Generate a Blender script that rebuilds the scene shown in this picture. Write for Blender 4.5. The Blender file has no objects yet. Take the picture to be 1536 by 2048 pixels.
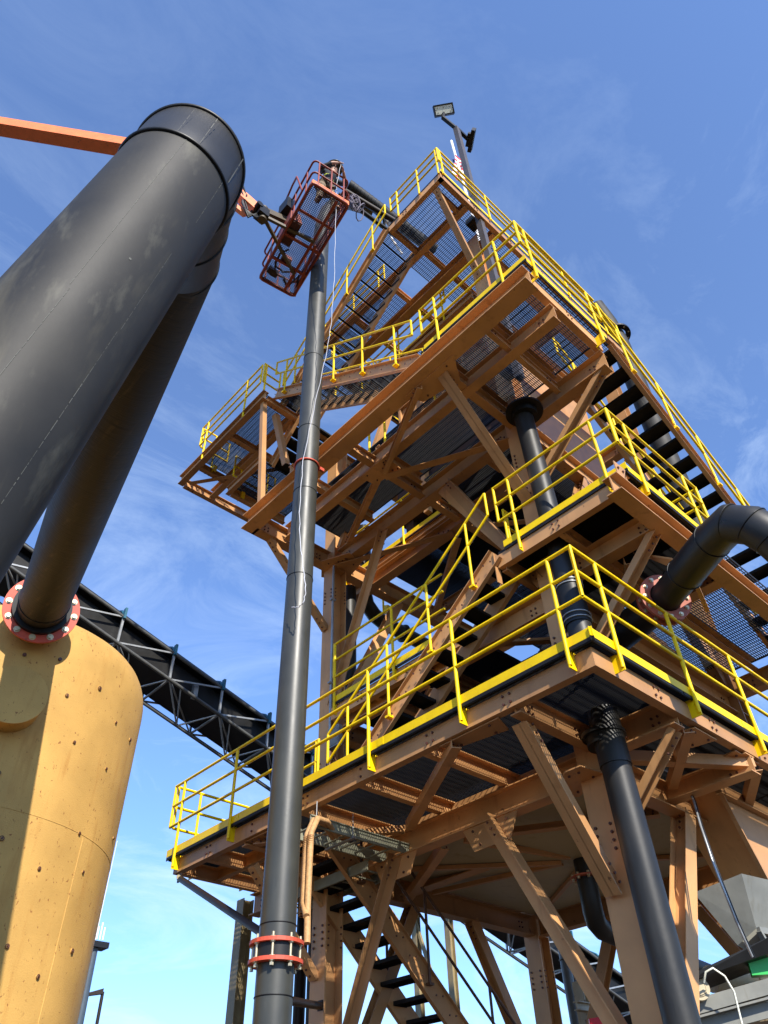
import bpy, math, random
from mathutils import Vector, Matrix
random.seed(7)
S = bpy.context.scene
C = S.collection
R = math.radians
# ------------------------------------------------------------------ camera
CAM = Vector((-5.42838, -2.91374, 1.6))
cd = bpy.data.cameras.new("camera"); cam = bpy.data.objects.new("camera", cd); C.objects.link(cam)
right = Vector((0.7379114, -0.6743296, -0.0276824))
down = Vector((0.4453746, 0.5173664, -0.7307348))
fwd = Vector((0.5070781, 0.5268885, 0.6820999))
m = Matrix((right, -down, -fwd)).transposed().to_4x4(); m.translation = CAM
cam.matrix_world = m
cd.sensor_fit = 'HORIZONTAL'; cd.sensor_width = 36.0; cd.lens = 36.0 * 1482.38 / 1536.0
cd.clip_start = 0.05; cd.clip_end = 3000
S.camera = cam
# ------------------------------------------------------------------ sky and sun
SUN_AZ, SUN_EL = R(250.5), R(36)          # direction towards the sun, counted from +X
sd = Vector((math.cos(SUN_AZ) * math.cos(SUN_EL), math.sin(SUN_AZ) * math.cos(SUN_EL), math.sin(SUN_EL)))
w = bpy.data.worlds.new("World"); S.world = w; w.use_nodes = True
nt = w.node_tree; nt.nodes.clear()
def N(t, **k):
    n = nt.nodes.new(t)
    for a, b in k.items(): setattr(n, a, b)
    return n
sky = N('ShaderNodeTexSky', sky_type='NISHITA', sun_disc=False, sun_elevation=SUN_EL, sun_rotation=R(90) - SUN_AZ, altitude=300, air_density=1.25, dust_density=0.15, ozone_density=4.0)
tc = N('ShaderNodeTexCoord'); mp = N('ShaderNodeMapping'); mp.inputs['Scale'].default_value = (1.0, 2.4, 4.6); mp.inputs['Rotation'].default_value = (0.5, 0.2, 0.55)
no = N('ShaderNodeTexNoise'); no.inputs['Scale'].default_value = 2.1; no.inputs['Detail'].default_value = 12; no.inputs['Roughness'].default_value = 0.68; no.inputs['Distortion'].default_value = 0.9
cr = N('ShaderNodeValToRGB'); cr.color_ramp.elements[0].position = 0.47; cr.color_ramp.elements[1].position = 0.80
sep = N('ShaderNodeSeparateXYZ'); mr = N('ShaderNodeMapRange'); mr.inputs[1].default_value = 0.05; mr.inputs[2].default_value = 0.95; mr.inputs[3].default_value = 0.80; mr.inputs[4].default_value = 0.07
mul = N('ShaderNodeMath', operation='MULTIPLY'); mix = N('ShaderNodeMix', data_type='RGBA')
mix.inputs['B'].default_value = (4.6, 5.6, 6.8, 1)
bg = N('ShaderNodeBackground'); out = N('ShaderNodeOutputWorld')
L = nt.links.new
L(tc.outputs['Generated'], mp.inputs[0]); L(mp.outputs[0], no.inputs['Vector']); L(no.outputs[0], cr.inputs[0])
L(tc.outputs['Generated'], sep.inputs[0]); L(sep.outputs[2], mr.inputs[0]); L(cr.outputs[0], mul.inputs[0]); L(mr.outputs[0], mul.inputs[1])
hs = N('ShaderNodeMix', data_type='RGBA', blend_type='MULTIPLY'); hs.inputs['Factor'].default_value = 1.0; 
tr = N('ShaderNodeMapRange'); tr.inputs[1].default_value = 0.05; tr.inputs[2].default_value = 0.75; L(sep.outputs[2], tr.inputs[0])
tm = N('ShaderNodeMix', data_type='RGBA'); tm.inputs['A'].default_value = (0.66, 0.84, 1.22, 1); tm.inputs['B'].default_value = (1.02, 1.05, 1.22, 1); L(tr.outputs[0], tm.inputs['Factor']); L(tm.outputs['Result'], hs.inputs['B'])
L(sky.outputs[0], hs.inputs['A'])
L(mul.outputs[0], mix.inputs['Factor']); L(hs.outputs['Result'], mix.inputs['A']); L(mix.outputs['Result'], bg.inputs[0]); L(bg.outputs[0], out.inputs[0])
bg.inputs[1].default_value = 0.15
sl = bpy.data.lights.new("sun", 'SUN'); sl.energy = 5.0; sl.angle = R(0.53); sl.color = (1.0, 0.94, 0.84)
so = bpy.data.objects.new("sun", sl); C.objects.link(so); so.rotation_euler = sd.to_track_quat('Z', 'Y').to_euler(); so.location = (0, -30, 40)
S.view_settings.view_transform = 'Standard'; S.view_settings.look = 'None'; S.view_settings.gamma = 1; S.view_settings.exposure = 0.60
S.render.engine = 'CYCLES'; S.cycles.max_bounces = 6

# ------------------------------------------------------------------ materials
def mat(name, col, rough=0.5, metal=0.0, var=0.12, scale=6.0, bump=0.0, bscale=40.0, spots=None, streak=None, spec=0.5, spos=(0.62, 0.68), svec=(1.6, 1.6, 0.25), bvec=None, spvec=(1, 1, 1), tone=0):
    """principled paint with tonal variation, optional small marks (spots) and stretched dirt (streak)"""
    M = bpy.data.materials.new(name); M.use_nodes = True; t = M.node_tree; b = t.nodes['Principled BSDF']
    b.inputs['Roughness'].default_value = rough; b.inputs['Metallic'].default_value = metal
    b.inputs['Specular IOR Level'].default_value = spec
    n = t.nodes.new; l = t.links.new
    g = n('ShaderNodeNewGeometry'); z = n('ShaderNodeTexNoise'); z.inputs['Scale'].default_value = scale; z.inputs['Detail'].default_value = 6
    l(g.outputs['Position'], z.inputs['Vector'])
    r = n('ShaderNodeValToRGB'); r.color_ramp.elements[0].position = 0.3; r.color_ramp.elements[1].position = 0.7
    r.color_ramp.elements[0].color = tuple(c * (1 - var) for c in col) + (1,); r.color_ramp.elements[1].color = tuple(min(1, c * (1 + var)) for c in col) + (1,)
    l(z.outputs[0], r.inputs[0]); last = r.outputs[0]
    def over(colr, pos, sc, vec=(1, 1, 1), det=8):
        nonlocal last
        mpn = n('ShaderNodeMapping'); mpn.inputs['Scale'].default_value = vec; l(g.outputs['Position'], mpn.inputs[0])
        z2 = n('ShaderNodeTexNoise'); z2.inputs['Scale'].default_value = sc; z2.inputs['Detail'].default_value = det; z2.inputs['Roughness'].default_value = 0.65; l(mpn.outputs[0], z2.inputs['Vector'])
        r2 = n('ShaderNodeValToRGB'); r2.color_ramp.elements[0].position = pos[0]; r2.color_ramp.elements[1].position = pos[1]; l(z2.outputs[0], r2.inputs[0])
        mx = n('ShaderNodeMix'); mx.data_type = 'RGBA'; l(r2.outputs[0], mx.inputs['Factor']); l(last, mx.inputs['A']); mx.inputs['B'].default_value = tuple(colr) + (1,)
        last = mx.outputs['Result']
    if streak: over(streak, (0.56, 0.80), 3.5, svec)
    if spots: over(spots, spos, 9.0, spvec)
    if tone:
        oi = n('ShaderNodeObjectInfo'); tm_ = n('ShaderNodeMapRange'); tm_.inputs[3].default_value = 1 - tone; tm_.inputs[4].default_value = 1 + tone * .6; l(oi.outputs['Random'], tm_.inputs[0])
        hv = n('ShaderNodeHueSaturation'); l(tm_.outputs[0], hv.inputs['Value']); l(last, hv.inputs['Color']); last = hv.outputs[0]
    l(last, b.inputs['Base Color'])
    rr = n('ShaderNodeMapRange'); rr.inputs[3].default_value = max(0.05, rough - 0.08); rr.inputs[4].default_value = rough + 0.10; l(z.outputs[0], rr.inputs[0]); l(rr.outputs[0], b.inputs['Roughness'])
    if bump:
        z3 = n('ShaderNodeTexNoise'); z3.inputs['Scale'].default_value = bscale; z3.inputs['Detail'].default_value = 4; 
        if bvec:
            m3 = n('ShaderNodeMapping'); m3.inputs['Scale'].default_value = bvec; l(g.outputs['Position'], m3.inputs[0]); l(m3.outputs[0], z3.inputs['Vector'])
        else: l(g.outputs['Position'], z3.inputs['Vector'])
        bp = n('ShaderNodeBump'); bp.inputs['Strength'].default_value = bump; bp.inputs['Distance'].default_value = 0.004; l(z3.outputs[0], bp.inputs['Height']); l(bp.outputs[0], b.inputs['Normal'])
    return M
STEEL = mat('tan_painted_steel', (0.54, 0.278, 0.110), 0.45, tone=.25, var=0.14, spec=0.35, scale=2.0, streak=(0.33, 0.155, 0.06), bump=0.12, spots=(0.20, 0.09, 0.04), spos=(0.66, 0.71))
BOLT = mat('rusty_bolt_steel', (0.10, 0.035, 0.02), 0.55, var=0.3)
RAILB = mat('brown_painted_rail', (0.10, 0.045, 0.02), 0.5)
BROWN = mat('shade_darkened_machine_brown', (0.045, 0.018, 0.010), 0.6, var=0.25)  # paint darkened so the sunlit boxes read as shaded interior
YEL = mat('yellow_safety_paint', (0.95, 0.62, 0.001), 0.42, tone=.10, var=0.09, spec=0.25, streak=(0.88, 0.46, 0.003), spots=(0.35, 0.18, 0.03), spos=(0.66, 0.72))
GRT = mat('black_grating_steel', (0.008, 0.008, 0.009), 0.6, var=0.3, spec=0.3)
HDPE = mat('black_plastic_pipe', (0.015, 0.014, 0.012), 0.46, var=0.25, spec=0.4, scale=3, streak=(0.032, 0.030, 0.026), spots=(0.08, 0.07, 0.055), spos=(0.70, 0.80), bump=0.15, bscale=25)
HDPE2 = mat('dusty_grey_black_plastic_pipe', (0.026, 0.024, 0.020), 0.60, var=0.25, spec=0.30, scale=3, streak=(0.075, 0.066, 0.044), spots=(0.085, 0.08, 0.06), spos=(0.58, 0.72), spvec=(.55, .55, .16), bump=0.15, bscale=25)
HDPE3 = mat('brown_dusty_plastic_pipe', (0.028, 0.022, 0.014), 0.6, spec=.3, var=0.3, scale=3, streak=(0.10, 0.062, 0.028), svec=(5, .35, 5), bump=0.9, bscale=5, bvec=(1.2, 14, 1.2), spots=(0.018, 0.015, 0.012), spos=(.52, .66), spvec=(.5, 5.5, .5))
HDPE4 = mat('weathered_grey_plastic_pipe', (0.042, 0.042, 0.034), 0.42, var=0.15, scale=3, streak=(0.075, 0.073, 0.06), spots=(0.15, 0.14, 0.11), spos=(0.70, 0.80), bump=0.12, bscale=25)
BRONZE2 = mat('dark_olive_steel', (0.07, 0.05, 0.025), 0.5)
RED = mat('red_backing_ring', (0.55, 0.075, 0.035), 0.55, var=0.2, spots=(0.22, 0.06, 0.03), spos=(.6, .68))
ZINC = mat('zinc_bolt', (0.62, 0.52, 0.33), 0.35, metal=0.6, var=0.15)
BRONZE = mat('dark_bronze_steel', (0.018, 0.010, 0.006), 0.5, var=0.2, spec=0.25)
BLK = mat('black_metal', (0.009, 0.009, 0.009), 0.45, var=0.2, spec=0.3)
TANK = mat('ochre_tank_coating', (0.51, 0.295, 0.082), 0.68, var=0.16, scale=1.6, spec=0.2, streak=(0.40, 0.19, 0.045), spots=(0.24, 0.095, 0.03), spos=(0.625, 0.66), spvec=(3.2, 3.2, 2.2), bump=0.7, bscale=70)
CREAM = mat('cream_bin_sheet', (0.44, 0.37, 0.22), 0.5, var=0.12, scale=1.2, streak=(0.30, 0.22, 0.10))
GREY = mat('light_grey_paint', (0.20, 0.20, 0.175), 0.55, var=0.12, streak=(0.13, 0.11, 0.07))
DGREY = mat('dark_galvanised_steel', (0.09, 0.09, 0.085), 0.45, metal=0.3, var=0.2)
LGALV = mat('galvanised_steel', (0.34, 0.35, 0.35), 0.38, metal=0.5, var=0.15)
OLIVE = mat('olive_tan_steel', (0.26, 0.20, 0.10), 0.5, var=0.15, streak=(0.15, 0.10, 0.05))
BEIGE = mat('beige_machine_paint', (0.50, 0.42, 0.27), 0.5, var=0.12, streak=(0.30, 0.20, 0.10), spots=(0.20, 0.09, 0.04))
TEAL = mat('teal_clamp', (0.02, 0.11, 0.16), 0.5)
ORANGE = mat('orange_lift_paint', (0.80, 0.20, 0.05), 0.42, var=0.08, spots=(0.30, 0.10, 0.04))
ORED = mat('shaded_red_orange_basket_paint', (0.24, 0.035, 0.016), 0.5, var=0.18, spots=(0.20, 0.06, 0.04))  # red-orange paint taken down to maroon; the basket's shade is in the colour
MESHM = mat('expanded_metal_floor', (0.075, 0.045, 0.05), 0.75, var=0.2)
ROPE = mat('white_rope', (0.55, 0.55, 0.58), 0.8)
TANROPE = mat('tan_flexible_conduit', (0.48, 0.27, 0.11), 0.65, var=0.2, scale=30, bump=0.8, bscale=90)
GREEN = mat('bright_green_plastic', (0.01, 0.42, 0.06), 0.4)
BRED = mat('bright_red_plastic', (0.75, 0.01, 0.02), 0.4)
LENS = mat('floodlight_lens', (0.80, 0.80, 0.66), 0.3)
LED = mat('led_cluster', (0.30, 0.30, 0.26), 0.4)
GROUND = mat('darkened_ground', (0.036, 0.022, 0.012), 0.9, var=0.2, scale=0.6, bump=0.6, bscale=12)  # ground colour made near black to keep bounce light off the deck undersides
SKIN = mat('skin', (0.42, 0.22, 0.14), 0.55)
CLOTH = mat('dark_work_shirt', (0.02, 0.022, 0.028), 0.85)
CAMO = mat('mottled_brown_trousers', (0.09, 0.06, 0.035), 0.9, var=0.5, scale=30, spots=(0.22, 0.17, 0.11), spos=(0.5, 0.56))
HIVIS = mat('high_visibility_yellow', (0.62, 0.75, 0.03), 0.7)
HELM = mat('dark_green_helmet', (0.035, 0.045, 0.038), 0.30)
BOOT = mat('brown_leather', (0.09, 0.035, 0.02), 0.6)
FLAGR = mat('flag_red', (0.62, 0.02, 0.04), 0.8)
FLAGW = mat('flag_white', (0.82, 0.80, 0.80), 0.8)
FLAGB = mat('flag_blue', (0.02, 0.03, 0.16), 0.8)

# ------------------------------------------------------------------ mesh helpers
def V(*a): return Vector(a if len(a) > 1 else a[0])
WP = {}
class MB:
    def __init__(s): s.v = []; s.f = []; s.mi = []; s.sm = []
    def add(s, vs, fs, mi=0, smooth=False):
        b = len(s.v); s.v += [Vector(x) for x in vs]
        for f in fs: s.f.append([b + i for i in f]); s.mi.append(mi); s.sm.append(smooth)
        return s
    def hexa(s, p, mi=0): return s.add(p, [(0, 3, 2, 1), (4, 5, 6, 7), (0, 1, 5, 4), (1, 2, 6, 5), (2, 3, 7, 6), (3, 0, 4, 7)], mi)
    def box(s, a, b, mi=0):
        x0, y0, z0 = a; x1, y1, z1 = b
        return s.hexa([(x0, y0, z0), (x1, y0, z0), (x1, y1, z0), (x0, y1, z0), (x0, y0, z1), (x1, y0, z1), (x1, y1, z1), (x0, y1, z1)], mi)
    def frame(s, p, q, up):
        p = V(p); q = V(q); d = (q - p); ln = d.length; d.normalize(); up = V(up)
        sx = d.cross(up)
        if sx.length < 1e-4: sx = d.cross(Vector((1, 0.01, 0)))
        sx.normalize(); uz = sx.cross(d).normalized()
        return p, q, d, sx, uz, ln
    def bar(s, p, q, wd, h, up=(0, 0, 1), off=(0, 0), mi=0):
        """rectangular bar; wd across, h along up; off shifts the section (across, up)"""
        p, q, d, sx, uz, ln = s.frame(p, q, up)
        o = sx * off[0] + uz * off[1]; a = sx * wd / 2; b = uz * h / 2
        return s.hexa([p + o - a - b, p + o + a - b, p + o + a + b, p + o - a + b, q + o - a - b, q + o + a - b, q + o + a + b, q + o - a + b], mi)
    def ibeam(s, p, q, wd, h, up=(0, 0, 1), t=0.014):
        s.bar(p, q, t, h - 2 * t, up); s.bar(p, q, wd, t, up, (0, h / 2 - t / 2)); return s.bar(p, q, wd, t, up, (0, -h / 2 + t / 2))
    def chan(s, p, q, wd, h, up=(0, 0, 1), side=1, t=0.012):
        s.bar(p, q, t, h - 2 * t, up, (-side * (wd / 2 - t / 2), 0)); s.bar(p, q, wd, t, up, (0, h / 2 - t / 2)); return s.bar(p, q, wd, t, up, (0, -h / 2 + t / 2))
    def angle(s, p, q, a, up=(0, 0, 1), side=1, t=0.010):
        s.bar(p, q, a, t, up, (0, -a / 2 + t / 2)); return s.bar(p, q, t, a - t, up, (-side * (a / 2 - t / 2), t / 2))
    def ring(s, c, d, r, n):
        d = V(d).normalized(); x = d.cross(Vector((0, 0, 1)))
        if x.length < 1e-3: x = Vector((1, 0, 0))
        x.normalize(); y = d.cross(x)
        return [V(c) + x * r * math.cos(2 * math.pi * i / n) + y * r * math.sin(2 * math.pi * i / n) for i in range(n)]
    def loft(s, rings, mi=0, smooth=True, caps=True):
        n = len(rings[0]); vs = [p for r in rings for p in r]; fs = []
        for k in range(len(rings) - 1):
            for i in range(n):
                j = (i + 1) % n; fs.append((k * n + i, k * n + j, (k + 1) * n + j, (k + 1) * n + i))
        s.add(vs, fs, mi, smooth)
        if caps: s.add(rings[0], [tuple(range(n))[::-1]], mi); s.add(rings[-1], [tuple(range(n))], mi)
        return s
    def cyl(s, p, q, r, r2=None, n=16, mi=0, caps=True, smooth=True):
        d = V(q) - V(p); return s.loft([s.ring(p, d, r, n), s.ring(q, d, r if r2 is None else r2, n)], mi, smooth, caps)
    def tube(s, pts, r, n=8, mi=0, closed=False, radii=None, bulge=.5):
        pts = [V(p) for p in pts]; k = len(pts); rings = []; px = None
        for i, p in enumerate(pts):
            if closed: a = pts[(i - 1) % k]; b = pts[(i + 1) % k]
            else: a = pts[max(i - 1, 0)]; b = pts[min(i + 1, k - 1)]
            d = ((p - a).normalized() if (p - a).length > 1e-6 else Vector()) + ((b - p).normalized() if (b - p).length > 1e-6 else Vector())
            d.normalize()
            if px is None:
                px = d.cross(Vector((0, 0, 1)));
                if px.length < 1e-2: px = d.cross(Vector((0, 1, 0)))
            px = (px - d * px.dot(d)).normalized(); y = d.cross(px)
            e = (p - a).normalized() if (p - a).length > 1e-6 else d
            k2 = 1.0 / max(0.6, abs(d.dot(e))) ** 1.0
            rr = (radii[i] if radii else r) * (1 + (k2 - 1) * bulge)
            rings.append([p + px * rr * math.cos(2 * math.pi * j / n) + y * rr * math.sin(2 * math.pi * j / n) for j in range(n)])
        if closed: rings.append(rings[0])
        return s.loft(rings, mi, True, not closed)
    def torus(s, c, d, r, rt, n=32, mi=0):
        return s.tube(s.ring(c, d, r, n), rt, 8, mi, closed=True)
    def bolt(s, p, d, r=0.016, h=0.018, mi=1):
        p = V(p); d = V(d).normalized(); return s.cyl(p, p + d * h, r, n=6, mi=mi, smooth=False)
    def plate(s, pts, t, mi=0):
        pts = [V(p) for p in pts]; nrm = (pts[1] - pts[0]).cross(pts[2] - pts[0]).normalized() * t / 2; n = len(pts)
        a = [p - nrm for p in pts]; b = [p + nrm for p in pts]
        fs = [tuple(range(n))[::-1], tuple(range(n, 2 * n))] + [(i, (i + 1) % n, n + (i + 1) % n, n + i) for i in range(n)]
        return s.add(a + b, fs, mi)
    def build(s, name, mats, parent=None):
        if not isinstance(mats, (list, tuple)): mats = [mats]
        lo = Vector((min(v.x for v in s.v), min(v.y for v in s.v), min(v.z for v in s.v))); hi = Vector((max(v.x for v in s.v), max(v.y for v in s.v), max(v.z for v in s.v)))
        c = (lo + hi) / 2
        if parent is None: c.z = lo.z
        me = bpy.data.meshes.new(name); me.from_pydata([tuple(v - c) for v in s.v], [], s.f)
        for M in mats: me.materials.append(M)
        me.polygons.foreach_set('material_index', [min(i, len(mats) - 1) for i in s.mi]); me.polygons.foreach_set('use_smooth', s.sm)
        me.update()
        o = bpy.data.objects.new(name, me); C.objects.link(o)
        o.location = c - (WP[parent.name] if parent else Vector()); o.parent = parent; WP[o.name] = c.copy()
        return o
def tag(o, label, cat, group=None):
    o['label'] = label; o['category'] = cat
    if group: o['group'] = group
    return o
def thing(name, label, cat, loc, group=None):
    o = bpy.data.objects.new(name, None); C.objects.link(o); o.location = loc; o.empty_display_size = 0.2; WP[o.name] = Vector(loc)
    return tag(o, label, cat, group)
def web_bolts(mb, p, inw, nrm, up=(0, 0, 1), rows=2, cols=1, g=0.075, r=0.014, start=0.07):
    """bolts on a face: p on the face centre at the member end, inw along the member, nrm outwards"""
    p = V(p); inw = V(inw).normalized(); up = V(up).normalized(); nrm = V(nrm).normalized()
    for i in range(cols):
        for j in range(rows):
            mb.bolt(p + inw * (start + i * g) + up * ((j - (rows - 1) / 2) * g), nrm, r)

# ------------------------------------------------------------------ ground
MB().add([(-400, -400, 0), (400, -400, 0), (400, 400, 0), (-400, 400, 0)], [(0, 1, 2, 3)]).build('ground', GROUND)['kind'] = 'structure'

# ------------------------------------------------------------------ grating, rails, stairs
def grating(parent, x0, y0, x1, y1, z, along='Y', pitch=0.034, cross=0.10, name='grating', dz=0.03):
    """z is the walking surface"""
    b = MB(); t = 0.0055
    if along == 'Y':
        n = int((x1 - x0) / pitch)
        for i in range(n + 1): x = x0 + (x1 - x0) * i / n; b.box((x - t / 2, y0, z - dz), (x + t / 2, y1, z))
        n = max(1, int((y1 - y0) / cross))
        for i in range(n + 1): y = y0 + (y1 - y0) * i / n; b.box((x0, y - .004, z - .010), (x1, y + .004, z - .002))
        for x in (x0, x1): b.box((x - .004, y0, z - dz - .004), (x + .004, y1, z + .001))
        for y in (y0, y1): b.box((x0, y - .004, z - dz - .004), (x1, y + .004, z + .001))
    else:
        n = int((y1 - y0) / pitch)
        for i in range(n + 1): y = y0 + (y1 - y0) * i / n; b.box((x0, y - t / 2, z - dz), (x1, y + t / 2, z))
        n = max(1, int((x1 - x0) / cross))
        for i in range(n + 1): x = x0 + (x1 - x0) * i / n; b.box((x - .004, y0, z - .010), (x + .004, y1, z - .002))
        for x in (x0, x1): b.box((x - .004, y0, z - dz - .004), (x + .004, y1, z + .001))
        for y in (y0, y1): b.box((x0, y - .004, z - dz - .004), (x1, y + .004, z + .001))
    return b.build(name, GRT, parent)
RAILH = (1.07, 0.755, 0.44)
def rail_run(parent, p, q, outn, posts, z, toe=True, ends=(1, 1), bracket=True, heights=RAILH, postlow=-0.19, r=0.021):
    """straight guard rail from p to q (x,y) at deck height z; outn points away from the deck; posts are distances from p"""
    p = V(p[0], p[1], z); q = V(q[0], q[1], z); d = (q - p).normalized(); o = V(outn[0], outn[1], 0); ln = (q - p).length
    g = MB()
    for h in heights: g.cyl(p + V(0, 0, h), q + V(0, 0, h), r, n=10)
    for k, e in enumerate((p, q)):
        if ends[k]: g.cyl(e + V(0, 0, heights[-1]), e + V(0, 0, heights[0] + r * .6), r, n=10)
    g.cyl(p + V(0, 0, heights[0]), p + V(0, 0, heights[0]) + V(0, 0, .001), r)
    gr = g.build('guard_rail', YEL, parent)
    for s in posts:
        b = MB(); a = p + d * s
        b.cyl(a + V(0, 0, postlow), a + V(0, 0, heights[0] - r * .5), r * 1.05, n=10)
        if bracket:
            i0 = a - o * 0.01; zz = V(0, 0, 1)
            b.plate([i0 + o * .03 + zz * (postlow - .03), i0 - o * .13 + zz * (postlow - .03), i0 - o * .13 + zz * (postlow + .17), i0 - o * .02 + zz * (postlow + .21), i0 + o * .03 + zz * (postlow + .17)], .012)
            b.plate([i0 - o * .128 + zz * (postlow - .03), i0 - o * .128 + zz * (postlow + .17), i0 - o * .128 + d * .08 + zz * (postlow + .17), i0 - o * .128 + d * .08 + zz * (postlow - .03)], .010)
            for hz in (.02, .12): b.bolt(i0 - o * .123 + d * .045 + zz * (postlow + hz), o, .013, .02)
        b.build('post', [YEL, BOLT], gr)
    if toe:
        b = MB(); a = p - o * .022; c = q - o * .022
        b.bar(a + V(0, 0, .055), c + V(0, 0, .055), .008, .10)
        b.bar(a + V(0, 0, -.022) - o * .006, c + V(0, 0, -.022) - o * .006, .010, .045, mi=1)
        k = 0.0
        while k < ln - .2:                                            # butt joints of the toe board strips
            k += 2.9
            if k < ln - .2: b.bar(p + d * k - o * .0165 + V(0, 0, .055), p + d * (k + .10) - o * .0165 + V(0, 0, .055), .004, .086)
        b.build('toe_plate', [YEL, GRT], parent)
    return gr
def slope_rail(parent, p, q, outn, heights=(1.0, 0.58), nposts=3, low=-0.12, m_=None, r=0.020):
    m_ = m_ or YEL
    p = V(p); q = V(q); o = V(outn)
    g = MB(); zz = V(0, 0, 1)
    for h in heights: g.cyl(p + zz * h, q + zz * h, r, n=10)
    g.cyl(p + zz * heights[-1], p + zz * heights[0], r, n=10); g.cyl(q + zz * heights[-1], q + zz * heights[0], r, n=10)
    gr = g.build('hand_rail', m_, parent)
    for i in range(nposts):
        a = p.lerp(q, (i + .5) / nposts); b = MB(); b.cyl(a + zz * low, a + zz * (heights[0] - r * .5), r, n=10)
        b.box(a + V(-.04, -.04, low - .02), a + V(.04, .04, low + .01)); b.build('post', [m_, BOLT], gr)
    return gr
def stair(name, label, foot, top, width_vec, treads, rails=(1, 1), tread_kind='grating', depth=0.25, str_h=0.25, group=None, nposts=3, rmat=None):
    """foot/top: corner of near stringer; width_vec: horizontal vector to the far stringer"""
    foot = V(foot); top = V(top); wv = V(width_vec); st = thing(name, label, 'staircase', foot, group)
    run = top - foot; h = V(run.x, run.y, 0).normalized(); wn = wv.normalized()
    for k, base in enumerate((V(0, 0, 0), wv)):
        b = MB(); sgn = 1 if k == 0 else -1
        b.chan(foot + base, top + base, .065, str_h, (0, 0, 1), side=1 if (h.cross(wn).z > 0) == (k == 0) else -1)
        for i in range(treads):
            a = (foot + base).lerp(top + base, (i + .5) / treads)
            for dd in (-.06, .06): b.bolt(a + h * dd - wn * sgn * .032, -wn * sgn, .013, .012)
        b.build('stringer', [STEEL, BOLT], st)
    for i in range(treads):
        c = foot.lerp(top, (i + .5) / treads) + V(0, 0, .03); b = MB(); a0 = c + wn * .035; a1 = c + wv - wn * .035
        if tread_kind == 'grating':
            n = int(depth / .032)
            for j in range(n + 1):
                o = h * (-depth / 2 + depth * j / n); b.bar(a0 + o, a1 + o, .005, .028)
            ln = (a1 - a0).length; n2 = max(2, int(ln / .10))
            for j in range(n2 + 1):
                e = a0.lerp(a1, j / n2); b.bar(e - h * depth / 2 + V(0, 0, .01), e + h * depth / 2 + V(0, 0, .01), .006, .006)
            b.bar(a0 - h * (depth / 2 + .015), a1 - h * (depth / 2 + .015), .035, .034)
        else:
            b.bar(a0, a1, depth, .008, off=(0, 0)); b.bar(a0 - h * depth / 2, a1 - h * depth / 2, .008, .045, off=(0, -.02)); b.bar(a0 + h * depth / 2, a1 + h * depth / 2, .008, .045, off=(0, -.02))
        for e, sg in ((a0, 1), (a1, -1)): b.plate([e + h * depth / 2, e - h * depth / 2, e - h * depth / 2 - V(0, 0, .05), e + h * depth / 2 - V(0, 0, .05)], .006)
        b.build('tread', GRT, st)
    if rails[0]: slope_rail(st, foot - wn * .03 + V(0, 0, .10), top - wn * .03 + V(0, 0, .10), -wn, nposts=nposts, m_=rmat)
    if rails[1]: slope_rail(st, foot + wv + wn * .03 + V(0, 0, .10), top + wv + wn * .03 + V(0, 0, .10), wn, nposts=nposts, m_=rmat)
    return st

# ================================================================== MAIN FRAME
fr = thing('support_frame', 'tan steel tower frame of columns, girders and bolted braces carrying the yellow railed platforms', 'steel frame', (3.9, 3.5, 0))
def column(x, y, z0, z1):
    b = MB(); b.ibeam((x, y, z0), (x, y, z1), .30, .30, (1, 0, 0), .022); b.box((x - .25, y - .25, z0), (x + .25, y + .25, z0 + .03))
    for zz in (5.0, 7.3, 10.6):
        if z0 < zz < z1 - .5:
            for dz in (-.9, -.82, -.74, -.66):
                for dy in (-.09, .09): b.bolt((x - .15, y + dy, zz + dz), (-1, 0, 0)); b.bolt((x + dy * 1.2, y - .15, zz + dz), (0, -1, 0), .012)
    for zz in (4.85, 7.1, 10.45):
        if zz < z1 - .4: b.box((x - .127, y - .149, zz), (x + .127, y + .149, zz + .012))
    return b.build('column', [STEEL, BOLT], fr)
column(1.6, 1.2, 0, 16.8); column(1.6, 5.8, 0, 13.9); column(6.2, 1.2, 0, 16.8); column(6.2, 5.8, 0, 16.8)
def girder(p, q, h=.32, wd=.20, name='girder', bolts=True, up=(0, 0, 1)):
    b = MB(); b.ibeam(p, q, wd, h, up); P, Q, d, sx, uz, ln = b.frame(p, q, up)
    if bolts:
        for e, dr in ((P, d), (Q, -d)):
            for sd_ in (sx, -sx): web_bolts(b, e + sd_ * .007, dr, sd_, rows=2, cols=2, start=.2)
    return b.build(name, [STEEL, BOLT], fr)
def girderz(p, q, z0, z1, **k): c = (z0 + z1) / 2; return girder((p[0], p[1], c), (q[0], q[1], c), h=z1 - z0, **k)
for (z0, z1) in ((4.86, 5.16), (7.10, 7.42), (10.50, 10.86)):
    for x in (1.6, 6.2): girderz((x, 1.36), (x, 5.64), z0, z1)
    for y in (1.2, 5.8): girderz((1.76, y), (6.04, y), z0, z1)
for z0, z1 in ((13.55, 13.85), (16.5, 16.8)):
    girderz((6.2, 1.36), (6.2, 5.64), z0, z1); girderz((1.76, 1.2), (6.04, 1.2), z0, z1); girderz((1.76, 5.8), (6.04, 5.8), z0, z1)
girderz((1.6, 1.36), (1.6, 5.64), 16.5, 16.8)
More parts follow.
